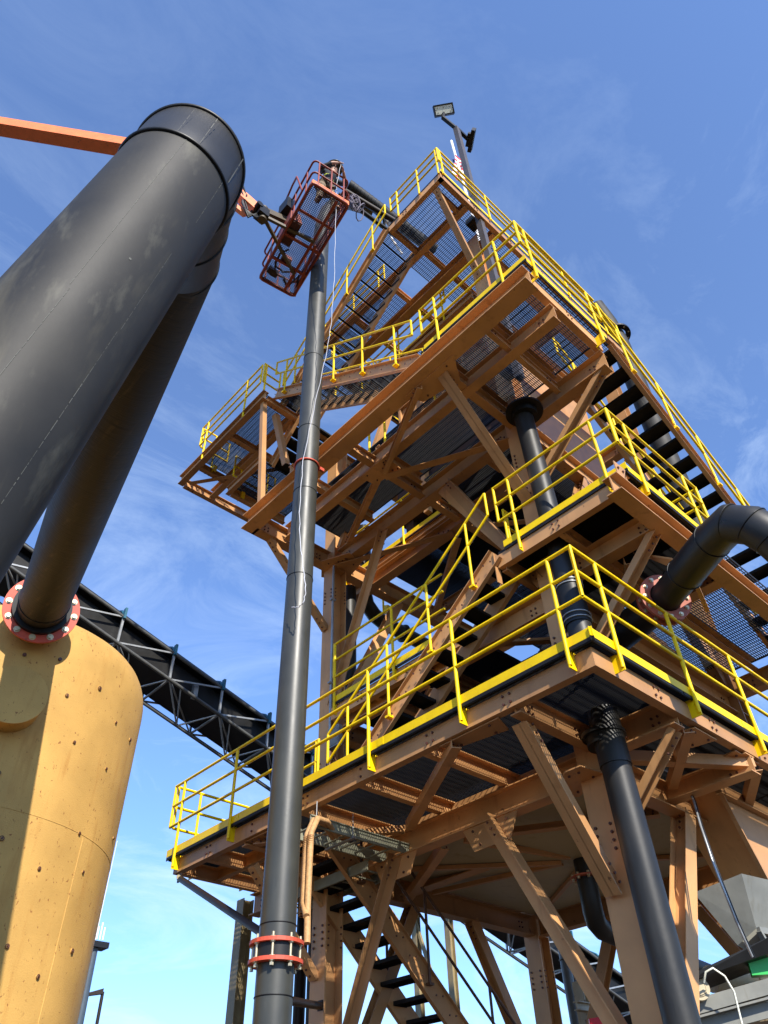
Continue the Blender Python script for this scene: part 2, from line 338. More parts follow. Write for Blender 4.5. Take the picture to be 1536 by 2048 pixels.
# cantilever girders outwards of the columns, level one
girderz((.16, 1.12), (1.44, 1.12), 5.12, 5.36, wd=.13); girderz((.16, 5.8), (1.44, 5.8), 5.12, 5.36, wd=.13); girderz((1.6, .16), (1.6, 1.04), 5.08, 5.36); girderz((1.6, 5.96), (1.6, 7.6), 4.86, 5.16)
girderz((6.2, .16), (6.2, 1.04), 5.08, 5.36); girderz((3.0, .1), (3.0, 5.7), 4.95, 5.16)
for a_, c_ in (((1.78, 5.9, 4.92), (6.0, 5.912, 5.37)), ((6.29, 1.4, 4.92), (6.302, 5.6, 5.37)), ((1.78, 1.42, 5.17), (1.79, 5.6, 5.36))): b = MB(); b.box(a_, c_); b.build('skirt_plate', STEEL, fr)
# level two outriggers
girderz((1.6, -.4), (1.6, 1.04), 7.40, 7.68); girderz((3.2, -.4), (3.2, 5.7), 7.44, 7.68); girderz((6.2, -.4), (6.2, 1.04), 7.40, 7.68)
# level three main girders
girderz((-.33, -.62), (-.33, 5.95), 10.50, 10.82, wd=.27); girderz((.38, -.50), (.38, 5.7), 10.52, 10.84, wd=.16); girderz((1.6, -.5), (1.6, 1.04), 10.50, 10.86)
girderz((-.24, 5.85), (1.44, 5.85), 10.50, 10.86); girderz((-.24, 1.2), (1.44, 1.2), 10.54, 10.80, wd=.14); girderz((2.5, 1.4), (2.5, 6.6), 10.48, 10.76); girderz((-.24, 3.3), (1.5, 3.3), 10.56, 10.76, wd=.13)
girderz((1.7, 3.3), (2.4, 3.3), 10.56, 10.76, wd=.13); girderz((2.6, 3.3), (6.0, 3.3), 10.56, 10.76, wd=.13); girderz((-.24, .32), (1.5, .32), 10.60, 10.78, wd=.08); girderz((4.2, 1.4), (4.2, 5.6), 10.56, 10.76, wd=.13)
def brace(p, q, a=.13, name='diagonal_brace', up=(0, 0, 1), kind='chan', side=1, gus=True):
    b = MB()
    if kind == 'chan': b.chan(p, q, a * .62, a, up, side)
    elif kind == 'tee': b.bar(p, q, a, .012, up, (0, a / 2 - .006)); b.bar(p, q, .012, a, up)
    elif kind == 'I': b.ibeam(p, q, a, a, up, .012)
    else: b.angle(p, q, a, up, side)
    P, Q, d, sx, uz, ln = b.frame(p, q, up)
    for e, dr in ((P, d), (Q, -d)):
        for i in range(3):
            for sg in (1, -1): b.bolt(e + dr * (.07 + .09 * i) + sx * sg * (a * .31), sx * sg, .014)
    return b.build(name, [STEEL, BOLT], fr)
Xn = (1, 0, 0); Yn = (0, 1, 0)
for (z, zb) in ((4.88, 2.25), (10.5, 7.55)):
    brace((1.52, 2.74, z), (1.52, 1.34, zb), .17, kind='tee', up=(0, -1, .65)); brace((1.52, 4.30, z), (1.52, 5.66, zb), .17, kind='tee', up=(0, 1, .65))
    brace((3.25, 5.8, z), (1.76, 5.8, zb), .17, kind='I', up=(0, 1, 0)); brace((4.55, 5.8, z), (6.05, 5.8, zb), .17, kind='I', up=(0, 1, 0))
    brace((3.28, 1.2, z), (1.76, 1.2, zb - .05), .20, kind='I', up=(0, 1, 0)); brace((4.55, 1.2, z), (6.05, 1.2, zb), .17, kind='I', up=(0, 1, 0))
    brace((6.2, 2.9, z), (6.2, 1.36, zb), .17, kind='I', up=Xn); brace((6.2, 4.2, z), (6.2, 5.66, zb), .17, kind='I', up=Xn)
brace((1.6, 5.62, 10.95), (1.6, 3.9, 14.2), .17, kind='chan', up=Xn); brace((1.6, 5.45, 10.95), (.5, 3.2, 10.62), .15, kind='chan', up=(0, 0, 1)); brace((.5, 3.2, 10.45), (-.30, 1.55, 10.45), .13, kind='chan', up=(0, 0, 1))
brace((.55, 3.25, 10.45), (1.5, 1.35, 10.45), .13, kind='angle'); brace((1.45, 5.6, 10.47), (2.45, 3.5, 10.47), .12, kind='angle')
brace((1.6, 1.36, 7.7), (1.6, 2.9, 10.48), .15, kind='I', up=Xn); brace((6.1, 1.2, 7.7), (4.6, 1.2, 10.4), .16, kind='I', up=(0, 1, 0)); brace((2.4, 5.75, 13.5), (1.76, 5.8, 11.1), .14, kind='I', up=(0, 1, 0))
brace((1.75, 2.6, 7.36), (3.1, 1.3, 7.40), .11, kind='angle'); brace((1.75, .2, 7.36), (3.1, 1.0, 7.40), .11, kind='angle'); brace((1.7, 3.6, 7.10), (3.1, 5.6, 7.30), .11, kind='angle'); brace((2.6, 3.5, 10.44), (4.1, 5.6, 10.46), .11, kind='angle'); brace((2.6, 3.1, 10.44), (4.1, 1.4, 10.46), .11, kind='angle')
girderz((1.7, 3.5), (3.1, 3.5), 7.12, 7.36, wd=.14); girderz((3.3, 3.5), (6.0, 3.5), 7.12, 7.36, wd=.14); girderz((1.6, 5.96), (1.6, 8.8), 13.70, 13.92, wd=.14); girderz((-.42, 4.6), (1.5, 4.6), 10.90, 11.1, wd=.12)
# knee braces
brace((.34, 1.16, 5.13), (1.45, 1.2, 3.74), .20, 'knee_brace', kind='tee', up=(-1, 0, .9)); brace((.10, 5.85, 10.50), (1.45, 5.85, 9.12), .14, 'knee_brace', up=Yn)
brace((-.12, 1.2, 10.54), (1.45, 1.2, 8.95), .18, 'knee_brace', kind='tee', up=(-1, 0, .9)); brace((1.6, -.38, 10.52), (1.6, 1.05, 9.30), .15, 'knee_brace', up=Xn)
brace((1.6, -.30, 7.42), (1.6, 1.05, 6.20), .15, 'knee_brace', up=Xn); brace((1.6, .22, 5.06), (1.6, 1.05, 4.30), .14, 'knee_brace', up=Xn)
brace((.35, 5.85, 4.92), (1.45, 5.85, 3.75), .14, 'knee_brace', up=Yn); brace((.12, .95, 16.75), (1.42, 1.18, 15.1), .13, 'knee_brace', up=(0, 1, 0)); brace((6.2, -.30, 7.42), (6.2, 1.05, 6.20), .15, 'knee_brace', up=Xn)
# horizontal bracing and gussets below level one
def gusset(pts, nb=4, t=.014):
    b = MB(); b.plate(pts, t); c = sum((V(p) for p in pts), V(0, 0, 0)) / len(pts)
    nn = (V(pts[1]) - V(pts[0])).cross(V(pts[2]) - V(pts[0])).normalized()
    for p in pts:
        e = c.lerp(V(p), .62)
        for sg in (1, -1): b.bolt(e + nn * sg * .007, nn * sg, .015, .016)
    return b.build('gusset_plate', [STEEL, BOLT], fr)
brace((.18, 1.95, 5.13), (1.42, 3.95, 5.13), .11, kind='angle'); brace((.18, 5.60, 5.13), (1.42, 4.05, 5.13), .11, kind='angle'); brace((1.75, 3.3, 4.90), (3.0, 1.35, 4.90), .11, kind='angle'); brace((1.78, 3.7, 4.90), (2.95, 5.6, 4.90), .11, kind='angle')
brace((1.75, .15, 5.10), (2.9, 1.05, 5.10), .11, kind='angle'); brace((3.1, .15, 5.10), (1.78, 1.05, 5.12), .12, kind='angle'); brace((3.2, .15, 5.10), (4.6, 1.05, 5.10), .11, kind='angle')
gusset([(.14, 1.32, 5.155), (.14, 2.15, 5.155), (.30, 2.10, 5.155), (.42, 1.42, 5.155)]); gusset([(.14, 5.25, 5.155), (.14, 5.72, 5.155), (.45, 5.70, 5.155)]); gusset([(1.9, .14, 5.15), (2.35, .14, 5.15), (2.3, .42, 5.15), (1.85, .40, 5.15)]); gusset([(2.75, .14, 5.15), (3.3, .14, 5.15), (3.35, .40, 5.15), (2.8, .45, 5.15)])
gusset([(-.30, .85, 10.49), (-.30, 1.85, 10.49), (-.02, 1.75, 10.49), (.1, 1.1, 10.49)]); gusset([(.30, 2.95, 10.50), (.30, 3.6, 10.50), (.62, 3.55, 10.50), (.68, 3.0, 10.50)]); gusset([(1.44, 5.2, 10.49), (1.2, 5.72, 10.49), (1.5, 6.1, 10.49), (1.95, 5.9, 10.49), (1.8, 5.25, 10.49)])
gusset([(1.44, 1.05, 4.845), (1.1, 1.1, 4.845), (1.1, 1.3, 4.845), (1.5, 1.75, 4.845), (1.75, 1.6, 4.845)]); gusset([(1.53, 2.3, 4.86), (1.53, 3.15, 4.86), (1.53, 3.0, 4.58), (1.53, 2.45, 4.58)]); gusset([(1.53, 3.95, 4.86), (1.53, 4.75, 4.86), (1.53, 4.6, 4.6), (1.53, 4.1, 4.6)])

# ================================================================== PLATFORMS
def platform(name, label, loc): return thing(name, label, 'platform', loc, 'railed grating platforms of the tower')
def edge(parent, p, q, z0, z1, out, name='edge_beam', inset=0.10, bolts=True):
    """channel with its web towards 'out'"""
    b = MB(); o = V(out[0], out[1], 0); P = V(p[0], p[1], (z0 + z1) / 2) - o * inset; Qq = V(q[0], q[1], (z0 + z1) / 2) - o * inset
    b.bar(P, Qq, .010, z1 - z0 - .02); b.bar(P - o * .045, Qq - o * .045, .10, .010, off=(0, (z1 - z0) / 2 - .005)); b.bar(P - o * .045, Qq - o * .045, .10, .010, off=(0, -(z1 - z0) / 2 + .005))
    d = (Qq - P).normalized(); ln = (Qq - P).length
    if bolts:
        k = 1.1
        while k < ln:
            for dz in (-.045, .045): b.bolt(P + d * k + o * .005 + V(0, 0, dz), o, .014)
            if int(k * 10) % 2: 
                for dz in (-.045, .045): b.bolt(P + d * (k - .09) + o * .005 + V(0, 0, dz), o, .014)
            k += 1.09
    return b.build(name, [STEEL, BOLT], parent)
def joist(parent, p, q, z0, z1, wd=.09):
    b = MB(); c = (z0 + z1) / 2; b.chan((p[0], p[1], c), (q[0], q[1], c), wd, z1 - z0, side=1); return b.build('joist', STEEL, parent)

# --- lowest platform
Z = 5.415
P1 = platform('platform', 'lowest and widest railed platform with solid yellow toe plates around its near corner', (0, 0, Z))
edge(P1, (0, .096), (0, 7.52), 5.17, 5.368, (-1, 0)); edge(P1, (.106, 0), (6.6, 0), 5.173, 5.365, (0, -1)); edge(P1, (.11, 7.62), (1.7, 7.62), 5.173, 5.365, (0, 1))
for y in (2.42, 3.50, 4.58, 5.66, 6.75): joist(P1, (.15, y), (6.1 if y < 5.7 else 1.6, y), 5.175, 5.37)
joist(P1, (.8, 7.5), (.8, 5.9), 5.18, 5.37)
grating(P1, .02, .02, 1.58, 7.58, Z, 'Y', pitch=.030, dz=.032); grating(P1, 1.62, .02, 6.5, 1.15, Z, 'Y', pitch=.030, dz=.032); grating(P1, 1.62, 1.2, 6.1, 5.75, Z, 'Y', pitch=.05)
rail_run(P1, (0, 0), (0, 7.66), (-1, 0), [.30, 1.70, 3.13, 4.55, 5.97, 7.39], Z, ends=(1, 1))
rail_run(P1, (.0, 0), (6.4, 0), (0, -1), [.42, 1.80, 3.22, 4.62, 6.0], Z, ends=(1, 1))
rail_run(P1, (.05, 7.66), (1.6, 7.66), (0, 1), [.4, 1.3], Z)
rail_run(P1, (.72, 5.0), (.72, 5.5), (-1, 0), [.05, .45], Z, toe=False, bracket=False, postlow=0)
# --- second level, near corner platform at the head of the first stair
Z2 = 7.90
P2 = platform('platform', 'small railed corner platform one level above the lowest one, with a pinkish tan edge beam', (.95, -.45, Z2))
edge(P2, (.92, -.44), (.92, 1.58), 7.66, 7.86, (-1, 0), inset=.03); edge(P2, (.92, -.46), (6.3, -.46), 7.68, 7.86, (0, -1), inset=.08)
b = MB(); b.ibeam((.62, -.38, 7.52), (6.35, -.38, 7.52), .20, .26); b.plate([(.66, -.47, 7.66), (.66, -.47, 7.86), (.90, -.47, 7.86), (.80, -.47, 7.66)], .012)
for dx in (.08, .18): b.bolt((.62 + dx, -.476, 7.76), (0, -1, 0))
b.build('outrigger_beam', [STEEL, BOLT], P2)
b = MB(); b.chan((1.0, 1.53, 7.73), (3.1, 1.53, 7.73), .08, .24, side=-1); b.plate([(.9, 1.60, 7.42), (.9, 1.60, 7.9), (1.0, 1.6, 7.9), (1.0, 1.6, 7.42)], .01); b.build('edge_beam', STEEL, P2)
for y in (.62,): joist(P2, (1.0, y), (6.1, y), 7.66, 7.85)
grating(P2, .95, -.45, 3.15, 1.55, Z2, 'Y', pitch=.026, dz=.045); grating(P2, 3.2, -.45, 6.2, 1.55, Z2, 'X')
b = MB(); b.box((.98, -.42, 7.906), (2.55, 1.5, 7.918)); b.build('rubber_mat', GRT, P2); grating(P2, 1.75, 1.62, 6.1, 2.65, Z2, 'X', pitch=.03); grating(P2, 3.3, 2.7, 6.1, 5.7, Z2, 'X', pitch=.034)
rail_run(P2, (.90, -.50), (.90, 1.42), (-1, 0), [.27, 1.66], Z2, ends=(1, 1)); rail_run(P2, (.92, -.50), (3.1, -.50), (0, -1), [.36, 1.80], Z2, ends=(1, 1))
rail_run(P2, (1.35, 1.62), (1.62, 1.62), (0, 1), [.06], Z2, toe=False, bracket=False, postlow=0)
rail_run(P2, (3.12, -.48), (3.12, .1), (1, 0), [.5], Z2, toe=False, bracket=False, postlow=0)
# --- inner landing left of it
Z2b = 7.47
P3 = platform('platform', 'inner railed walkway between the two front columns, behind the first stair', (1.4, 4.0, Z2b))
edge(P3, (1.34, 2.7), (1.34, 5.55), 7.22, 7.43, (-1, 0), inset=.04)
grating(P3, 1.42, 2.7, 3.1, 5.6, Z2b, 'Y', pitch=.022, dz=.04); joist(P3, (1.45, 4.6), (3.1, 4.6), 7.24, 7.42); joist(P3, (1.45, 3.5), (3.1, 3.5), 7.24, 7.42)
rail_run(P3, (1.32, 2.9), (1.32, 5.43), (-1, 0), [1.12, 2.51], Z2b, ends=(0, 1))
# --- third level
Z3 = 11.23
P4 = platform('platform', 'large railed corner platform high on the tower with see-through grating underside', (-.3, -.6, Z3))
edge(P4, (-.28, -.50), (-.28, 1.45), 10.95, 11.17, (-1, 0), inset=.06); edge(P4, (-.25, -.55), (1.62, -.55), 10.93, 11.17, (0, -1), inset=.05)
for y in (.32, 1.25): joist(P4, (-.2, y), (1.5, y), 10.96, 11.16)
joist(P4, (.45, 3.3), (1.5, 3.3), 10.92, 11.14)
grating(P4, -.28, -.58, 1.62, 1.48, Z3, 'X', pitch=.030, dz=.034); grating(P4, .45, 1.55, 1.58, 5.6, Z3, 'X', pitch=.028, dz=.036); grating(P4, 1.7, 1.3, 2.5, 3.4, Z3, 'X', pitch=.03); joist(P4, (1.72, 2.2), (2.4, 2.2), 10.96, 11.16); grating(P4, 2.55, 1.3, 6.1, 5.8, Z3, 'X', pitch=.03)
rail_run(P4, (-.30, -.62), (-.30, 1.40), (-1, 0), [.42, 1.70], Z3, ends=(1, 1), postlow=-.33); rail_run(P4, (-.28, -.62), (1.70, -.62), (0, -1), [.18, 1.75], Z3, ends=(1, 0), postlow=-.30)
rail_run(P4, (.45, 1.60), (.45, 3.55), (-1, 0), [.3, 1.5, 1.9], Z3, toe=False, ends=(1, 1), bracket=False, postlow=-.3)
b = MB(); b.chan((2.45, 3.4, 10.95), (2.45, 6.6, 10.95), .08, .2, side=-1); b.build('edge_beam', STEEL, P4)
rail_run(P4, (2.40, 3.45), (2.40, 6.6), (-1, 0), [1.25, 3.0], 11.05, ends=(0, 1)); rail_run(P4, (2.42, 6.62), (3.8, 6.62), (0, 1), [.1, 1.2], 11.05, toe=False)
# --- turning landing on the far left
ZL = 14.15
P5 = platform('platform', 'cantilevered landing at far left of the tower with open frame beams beyond its rail', (-.5, 5.7, ZL))
b = MB(); b.ibeam((-.50, 5.62, 13.98), (-.50, 8.95, 13.98), .14, .26)
for y in (6.4, 7.5, 8.3): b.bolt((-.508, y, 13.98), (-1, 0, 0))
b.build('edge_beam', [STEEL, BOLT], P5)
for x in (.28, 1.45):
    b = MB(); b.ibeam((x, 5.75, 13.96), (x, 8.85, 13.96), .14, .24); b.build('floor_beam', STEEL, P5)
for y, x1 in ((5.68, 1.5), (7.0, 1.4), (8.22, 1.4), (8.92, 2.2)):
    b = MB(); b.ibeam((-.42, y, 13.94), (x1, y, 13.94), .12, .22 if y > 8.5 else .16)
    for dx in (.1, .2): b.bolt((x1 - dx, y - .06, 13.84), (0, 0, -1)); b.bolt((-.4 + dx, y, 13.82), (0, 0, -1))
    b.build('floor_beam', [STEEL, BOLT], P5)
grating(P5, -.46, 5.72, .25, 8.20, ZL, 'X', pitch=.036)
rail_run(P5, (-.54, 5.85), (-.54, 8.25), (-1, 0), [.55, 2.15], ZL, ends=(1, 1), toe=False); rail_run(P5, (-.52, 5.78), (-.10, 5.78), (0, -1), [.05], ZL, toe=False, bracket=False, postlow=0, ends=(1, 1)); rail_run(P5, (-.5, 8.27), (.22, 8.27), (0, 1), [.35], ZL, toe=False)
b = MB(); b.angle((-.45, 5.75, 13.86), (-.30, 5.62, 10.88), .10, (0, 1, 0)); b.angle((-.40, 8.72, 13.84), (1.40, 6.3, 13.84), .10); b.angle((-.1, 5.8, 13.8), (.30, 5.85, 12.6), .12, (0, 1, 0)); b.build('bracing', STEEL, P5)
# grating floor behind and below the landing
P6 = platform('platform', 'small grating walkway tucked just below the far left landing beside dark stair treads', (.1, 6.4, 13.1))
b = MB(); b.ibeam((.02, 6.35, 12.96), (.02, 7.6, 12.96), .10, .20); b.build('floor_beam', STEEL, P6); b = MB(); b.ibeam((.08, 7.55, 12.96), (1.5, 7.55, 12.96), .10, .20); b.build('floor_beam', STEEL, P6)
grating(P6, .06, 6.45, 1.5, 7.5, 13.1, 'X'); rail_run(P6, (.1, 7.62), (1.2, 7.62), (0, 1), [.2, .9], 13.1, toe=False)
# --- top platform
Z4 = 17.0
sc2 = thing('shaker_screen', 'dark brown vibrating screen box standing on the lowest platform behind the first stair', 'machine', (3.4, 2.6, 5.42))
b = MB(); b.hexa([(2.1, 1.5, 5.75), (5.8, 1.5, 5.75), (5.8, 3.7, 5.75), (2.1, 3.7, 5.75), (2.1, 1.5, 7.0), (5.8, 1.5, 7.0), (5.8, 3.7, 7.0), (2.1, 3.7, 7.0)])
for y in (1.9, 2.6, 3.3): b.box((2.03, y - .04, 5.75), (2.099, y + .04, 7.0))
b.build('screen_box', BROWN, sc2); b = MB(); b.box((2.2, 1.6, 5.42), (2.4, 1.8, 5.749)); b.box((2.2, 3.4, 5.42), (2.4, 3.6, 5.749)); b.build('foot', BROWN, sc2)
sc3 = thing('shaker_screen', 'dark brown screen box on the high platform seen through its grating floor', 'machine', (3.4, 2.6, 11.3))
b = MB(); b.hexa([(2.5, 1.5, 11.6), (5.1, 1.5, 11.6), (5.1, 4.9, 11.6), (2.5, 4.9, 11.6), (2.5, 1.5, 12.7), (5.1, 1.5, 12.7), (5.1, 4.9, 12.7), (2.5, 4.9, 12.7)]); b.build('screen_box', BROWN, sc3)
for y in (1.6, 4.6): b = MB(); b.box((2.6, y, 11.23), (2.8, y + .2, 11.599)); b.build('foot', BROWN, sc3)
P7 = platform('platform', 'topmost railed platform beside the light mast and flag, its grating showing blue sky', (0, .7, Z4))
edge(P7, (-.02, .70), (-.02, 2.25), 16.76, 16.96, (-1, 0), inset=.03); edge(P7, (0, .68), (6.6, .68), 16.76, 16.96, (0, -1), inset=.03)
for a, c in (((.86, .8), (.86, 5.7)), ((1.75, .8), (1.75, 5.7)), ((3.2, 1.3), (3.2, 5.7)), ((4.7, 1.3), (4.7, 5.7))):
    b = MB(); b.ibeam((a[0], a[1], 16.84), (c[0], c[1], 16.84), .13, .22); b.build('floor_beam', STEEL, P7)
for y, x0, x1 in ((1.0, .05, .8), (2.22, .05, .8), (3.2, .95, 6.1), (2.1, .95, 6.1), (4.4, .95, 6.1)):
    b = MB(); b.ibeam((x0, y, 16.86), (x1, y, 16.86), .10, .16); b.build('joist', STEEL, P7)
grating(P7, 0, .70, .84, 2.22, Z4, 'X', pitch=.04); grating(P7, .9, .72, 6.5, 1.1, Z4, 'X', pitch=.04); grating(P7, .92, 1.1, 6.1, 2.6, Z4, 'Y', pitch=.042); grating(P7, 3.2, 2.6, 6.1, 5.6, Z4, 'X', pitch=.05); grating(P7, .92, 3.2, 1.7, 5.5, Z4, 'Y', pitch=.042)
rail_run(P7, (-.03, .66), (-.03, 2.12), (-1, 0), [.06, .62, 1.25], Z4, ends=(1, 1), toe=False, postlow=-.12, bracket=False); rail_run(P7, (0, .66), (6.6, .66), (0, -1), [.05, 1.5, 2.9, 4.3, 5.8], Z4, ends=(1, 1), postlow=-.12, bracket=False)
rail_run(P7, (.95, 5.6), (.95, 3.4), (-1, 0), [.2, 1.1, 2.0], Z4, toe=False, bracket=False, postlow=-.1); rail_run(P7, (1.0, 5.62), (6.0, 5.62), (0, 1), [.2, 1.6, 3.0, 4.4], Z4, toe=False, bracket=False, postlow=-.1)
# --- machine floor inside, with screen housing
P8 = platform('platform', 'inner machine floor on top of the tan housing, railed, just under the top platform', (2.0, 3.0, 15.7))
grating(P8, 1.85, 1.7, 6.0, 5.3, 15.7, 'X', pitch=.05); b = MB(); b.ibeam((1.85, 1.7, 15.56), (1.85, 5.3, 15.56), .13, .24); b.build('edge_beam', STEEL, P8)
rail_run(P8, (1.80, 2.4), (1.80, 5.3), (-1, 0), [.1, 1.5, 2.8], 15.7)
rail_run(P8, (1.85, 5.35), (4.2, 5.35), (0, 1), [.1, 1.4], 15.7)
hs_ = thing('screen_housing', 'tan sheet steel machine housing standing inside the tower below the top platform', 'machine', (2.0, 2.0, 11.25))
b = MB(); b.hexa([(2.0, 1.65, 12.9), (5.4, 1.65, 12.9), (5.4, 4.2, 12.9), (2.0, 4.2, 12.9), (2.0, 1.65, 15.42), (5.4, 1.65, 15.42), (5.4, 4.2, 15.42), (2.0, 4.2, 15.42)])
for y in (1.70, 2.3, 2.9, 3.5, 4.15): b.box((1.94, y - .03, 12.85), (1.999, y + .03, 15.44))
b.box((1.93, 1.66, 14.1), (1.998, 4.2, 14.16)); b.build('housing_shell', STEEL, hs_); b = MB(); b.box((1.93, 3.6, 14.5), (1.995, 3.95, 14.7)); b.build('sign_plate', GREY, hs_)
for x, y in ((2.4, 1.8), (5.3, 1.8), (2.4, 4.0), (5.3, 4.0)): b = MB(); b.box((x - .06, y - .06, 11.25), (x + .06, y + .06, 12.898)); b.build('leg', STEEL, hs_)
for k_, (x_, y_, z0_, z1_) in enumerate(((1.40, 5.60, 5.45, 10.4), (1.78, 1.02, 5.5, 10.4))):
    b = MB(); b.cyl((x_, y_, z0_), (x_, y_, z1_), .022, n=10)
    for z in (6.2, 7.9, 9.6): b.box((x_ - .05, y_ - .03, z), (x_ + .05, y_ + .03, z + .03))
    tag(b.build('conduit_pipe', LGALV), ('thin conduit strapped to the left front column' if k_ == 0 else 'thin conduit strapped to the right front column behind the downpipe'), 'conduit')
jb = thing('junction_box', 'small grey electrical box with conduit on the left front column above the lowest platform', 'electrical box', (1.38, 5.4, 6.9)); b = MB(); b.box((1.36, 5.34, 6.75), (1.44, 5.60, 7.08)); b.build('enclosure', LGALV, jb); b = MB(); b.box((1.352, 5.36, 6.77), (1.359, 5.58, 7.06)); b.build('cover', GREY, jb)
# ================================================================== STAIRS
SG = 'steel staircases of the tower'
stair('staircase', 'flight rising from the lowest platform to the small corner platform, wide pinkish stringer facing camera', (.80, 4.85, 5.42), (.90, 1.56, 7.86), (.50, 0, 0), 12, rails=(1, 0), tread_kind='plate', group=SG, nposts=4)
stair('staircase', 'short shallow flight beside the high corner platform leading left to the cantilevered landing', (-.28, 1.60, 11.13), (-.30, 5.60, 14.15), (.64, 0, 0), 15, rails=(1, 1), group=SG, nposts=5)
stair('staircase', 'steep upper left flight climbing to the topmost platform, sky showing through treads', (0.0, 5.75, 14.15), (0.0, 2.30, 16.95), (.84, 0, 0), 14, rails=(1, 0), group=SG, nposts=4)
stair('staircase', 'long right flight with black treads descending from the high corner platform along the skyline', (5.85, -.62, 7.72), (1.66, -.62, 11.02), (0, .80, 0), 16, rails=(1, 1), tread_kind='plate', group=SG, nposts=5)
stair('staircase', 'ground flight behind the lowest braces with black treads seen against the sky at bottom', (6.8, 5.0, .1), (.9, 5.0, 5.25), (0, .75, 0), 26, rails=(1, 1), tread_kind='plate', group=SG, nposts=5, str_h=.30, rmat=RAILB)
stair('staircase', 'short flight of black treads between the far left landing and the walkway just below it', (.32, 6.45, 13.05), (.32, 5.55, 13.95), (1.05, 0, 0), 5, rails=(0, 0), tread_kind='plate', group=SG)

# ================================================================== PIPES
def flange(parent, c, d, r0, r1, t=.03, nb=8, mat0=RED, gap=None, nutr=.018, name='flange_ring', rod=None):
    c = V(c); d = V(d).normalized(); b = MB(); n = 40
    b.loft([b.ring(c - d * t / 2, d, r0, n), b.ring(c - d * t / 2, d, r1, n), b.ring(c + d * t / 2, d, r1, n), b.ring(c + d * t / 2, d, r0, n), b.ring(c - d * t / 2, d, r0, n)], 0, False, False)
    f = b.build(name, mat0, parent); k = MB(); rb = (r0 + r1) / 2 + (r1 - r0) * .08
    for i, p in enumerate(k.ring(c, d, rb, nb)):
        L0 = rod if rod else (-.035, .035)
        k = MB(); k.cyl(p + d * L0[0], p + d * L0[1], nutr * .62, n=8)
        for e in L0: k.cyl(p + d * (e * .8 - .012), p + d * (e * .8 + .012), nutr, n=6, smooth=False)
        for sg in (-1, 1): k.cyl(p + d * sg * (t / 2), p + d * sg * (t / 2 + .006), nutr * 1.45, n=12)
        k.build('bolt', ZINC, f)
    return f
# near pipe with elbow over to the tank
np_ = thing('large_pipe', 'huge dark grey pipe close to the camera rising from lower left to an elbow', 'pipe', (-5.43, -.75, 0))
K = [V(-5.62, -.56, 0), V(-5.43, -.74, 2.16), V(-5.21, -.97, 3.99), V(-5.06, -1.13, 5.25), V(-5.035, -1.17, 5.48), V(-4.985, -1.03, 5.55), V(-4.88, -.74, 5.76), V(-4.76, -.42, 5.96)]
rP = .272
b = MB(); b.tube(K[:4], rP, 64, bulge=0); b.build('riser', HDPE2, np_)
b = MB(); b.tube(K[3:], rP, 64, bulge=.04); b.build('elbow', HDPE, np_)
for i in (3, 4, 5, 6, 7):
    b = MB(); d = (K[i] - K[i - 1]).normalized() + (K[min(i + 1, 7)] - K[i]).normalized() if i < 7 else K[7] - K[6]
    b.torus(K[i], d, rP + .002, .012 if i < 5 else .007, 64); b.build('weld_bead', BLK, np_)
Nn = V(-3.50, 4.85, 6.76); de = (Nn - K[7]).normalized()
b = MB(); b.cyl(K[7], Nn - de * .02, rP, n=64); b.build('crossover_run', HDPE3, np_)
for q_ in (.965,): b = MB(); b.torus(K[7].lerp(Nn, q_), de, rP + .002, .009, 48); b.build('weld_bead', BLK, np_)
flange(np_, Nn + de * .06, de, rP + .012, .415, .035, 12, nutr=.026)
b = MB(); b.cyl(Nn - de * .02, Nn + de * .05, rP + .05, n=48); b.build('stub_end', BLK, np_)
# faint white layout stripes printed along the near pipe
def stripe(p, q, r, ang, wd, ln, gap, name, parent):
    b = MB(); p = V(p); q = V(q); d = (q - p).normalized(); x = d.cross(V(0, 0, 1)).normalized(); y = d.cross(x); L0 = (q - p).length; s = 0
    e = x * math.cos(ang) + y * math.sin(ang); tt = d.cross(e)
    while s < L0 - .02:
        a = p + d * s + e * (r + .0012); c = p + d * min(s + ln, L0) + e * (r + .0012); b.add([a - tt * wd / 2, a + tt * wd / 2, c + tt * wd / 2, c - tt * wd / 2], [(0, 1, 2, 3)]); s += ln + gap
    return b.build(name, CREAM, parent)
random.seed(11)
MARK = mat('pale_pipe_marking', (0.12, 0.118, 0.10), 0.8, var=.4)
def dashes(p, q, r, ang, wd, a0, a1, lo, hi, glo, ghi):
    b = MB(); p = V(p); q = V(q); d = (q - p).normalized(); x = d.cross(V(0, 0, 1)).normalized(); y = d.cross(x); s_ = a0
    while s_ < a1:
        e = x * math.cos(ang) + y * math.sin(ang); tt = d.cross(e); ln = random.uniform(lo, hi); w_ = wd * random.uniform(.5, 1.2)
        c0 = p + d * s_ + e * (r + .0015); c1 = p + d * min(s_ + ln, a1) + e * (r + .0015); b.add([c0 - tt * w_ / 2, c0 + tt * w_ / 2, c1 + tt * w_ / 2, c1 - tt * w_ / 2], [(0, 1, 2, 3)]); s_ += ln + random.uniform(glo, ghi)
    return b.build('printed_stripe', MARK, np_)
dashes(K[1], K[2], rP, 1.355, .0022, .9, 1.84, .01, .05, .003, .012); dashes(K[2], K[3], rP, 1.39, .0022, 0, .55, .01, .05, .003, .012); dashes(K[2], K[3], rP, 1.45, .0022, .85, 1.3, .01, .05, .003, .012)
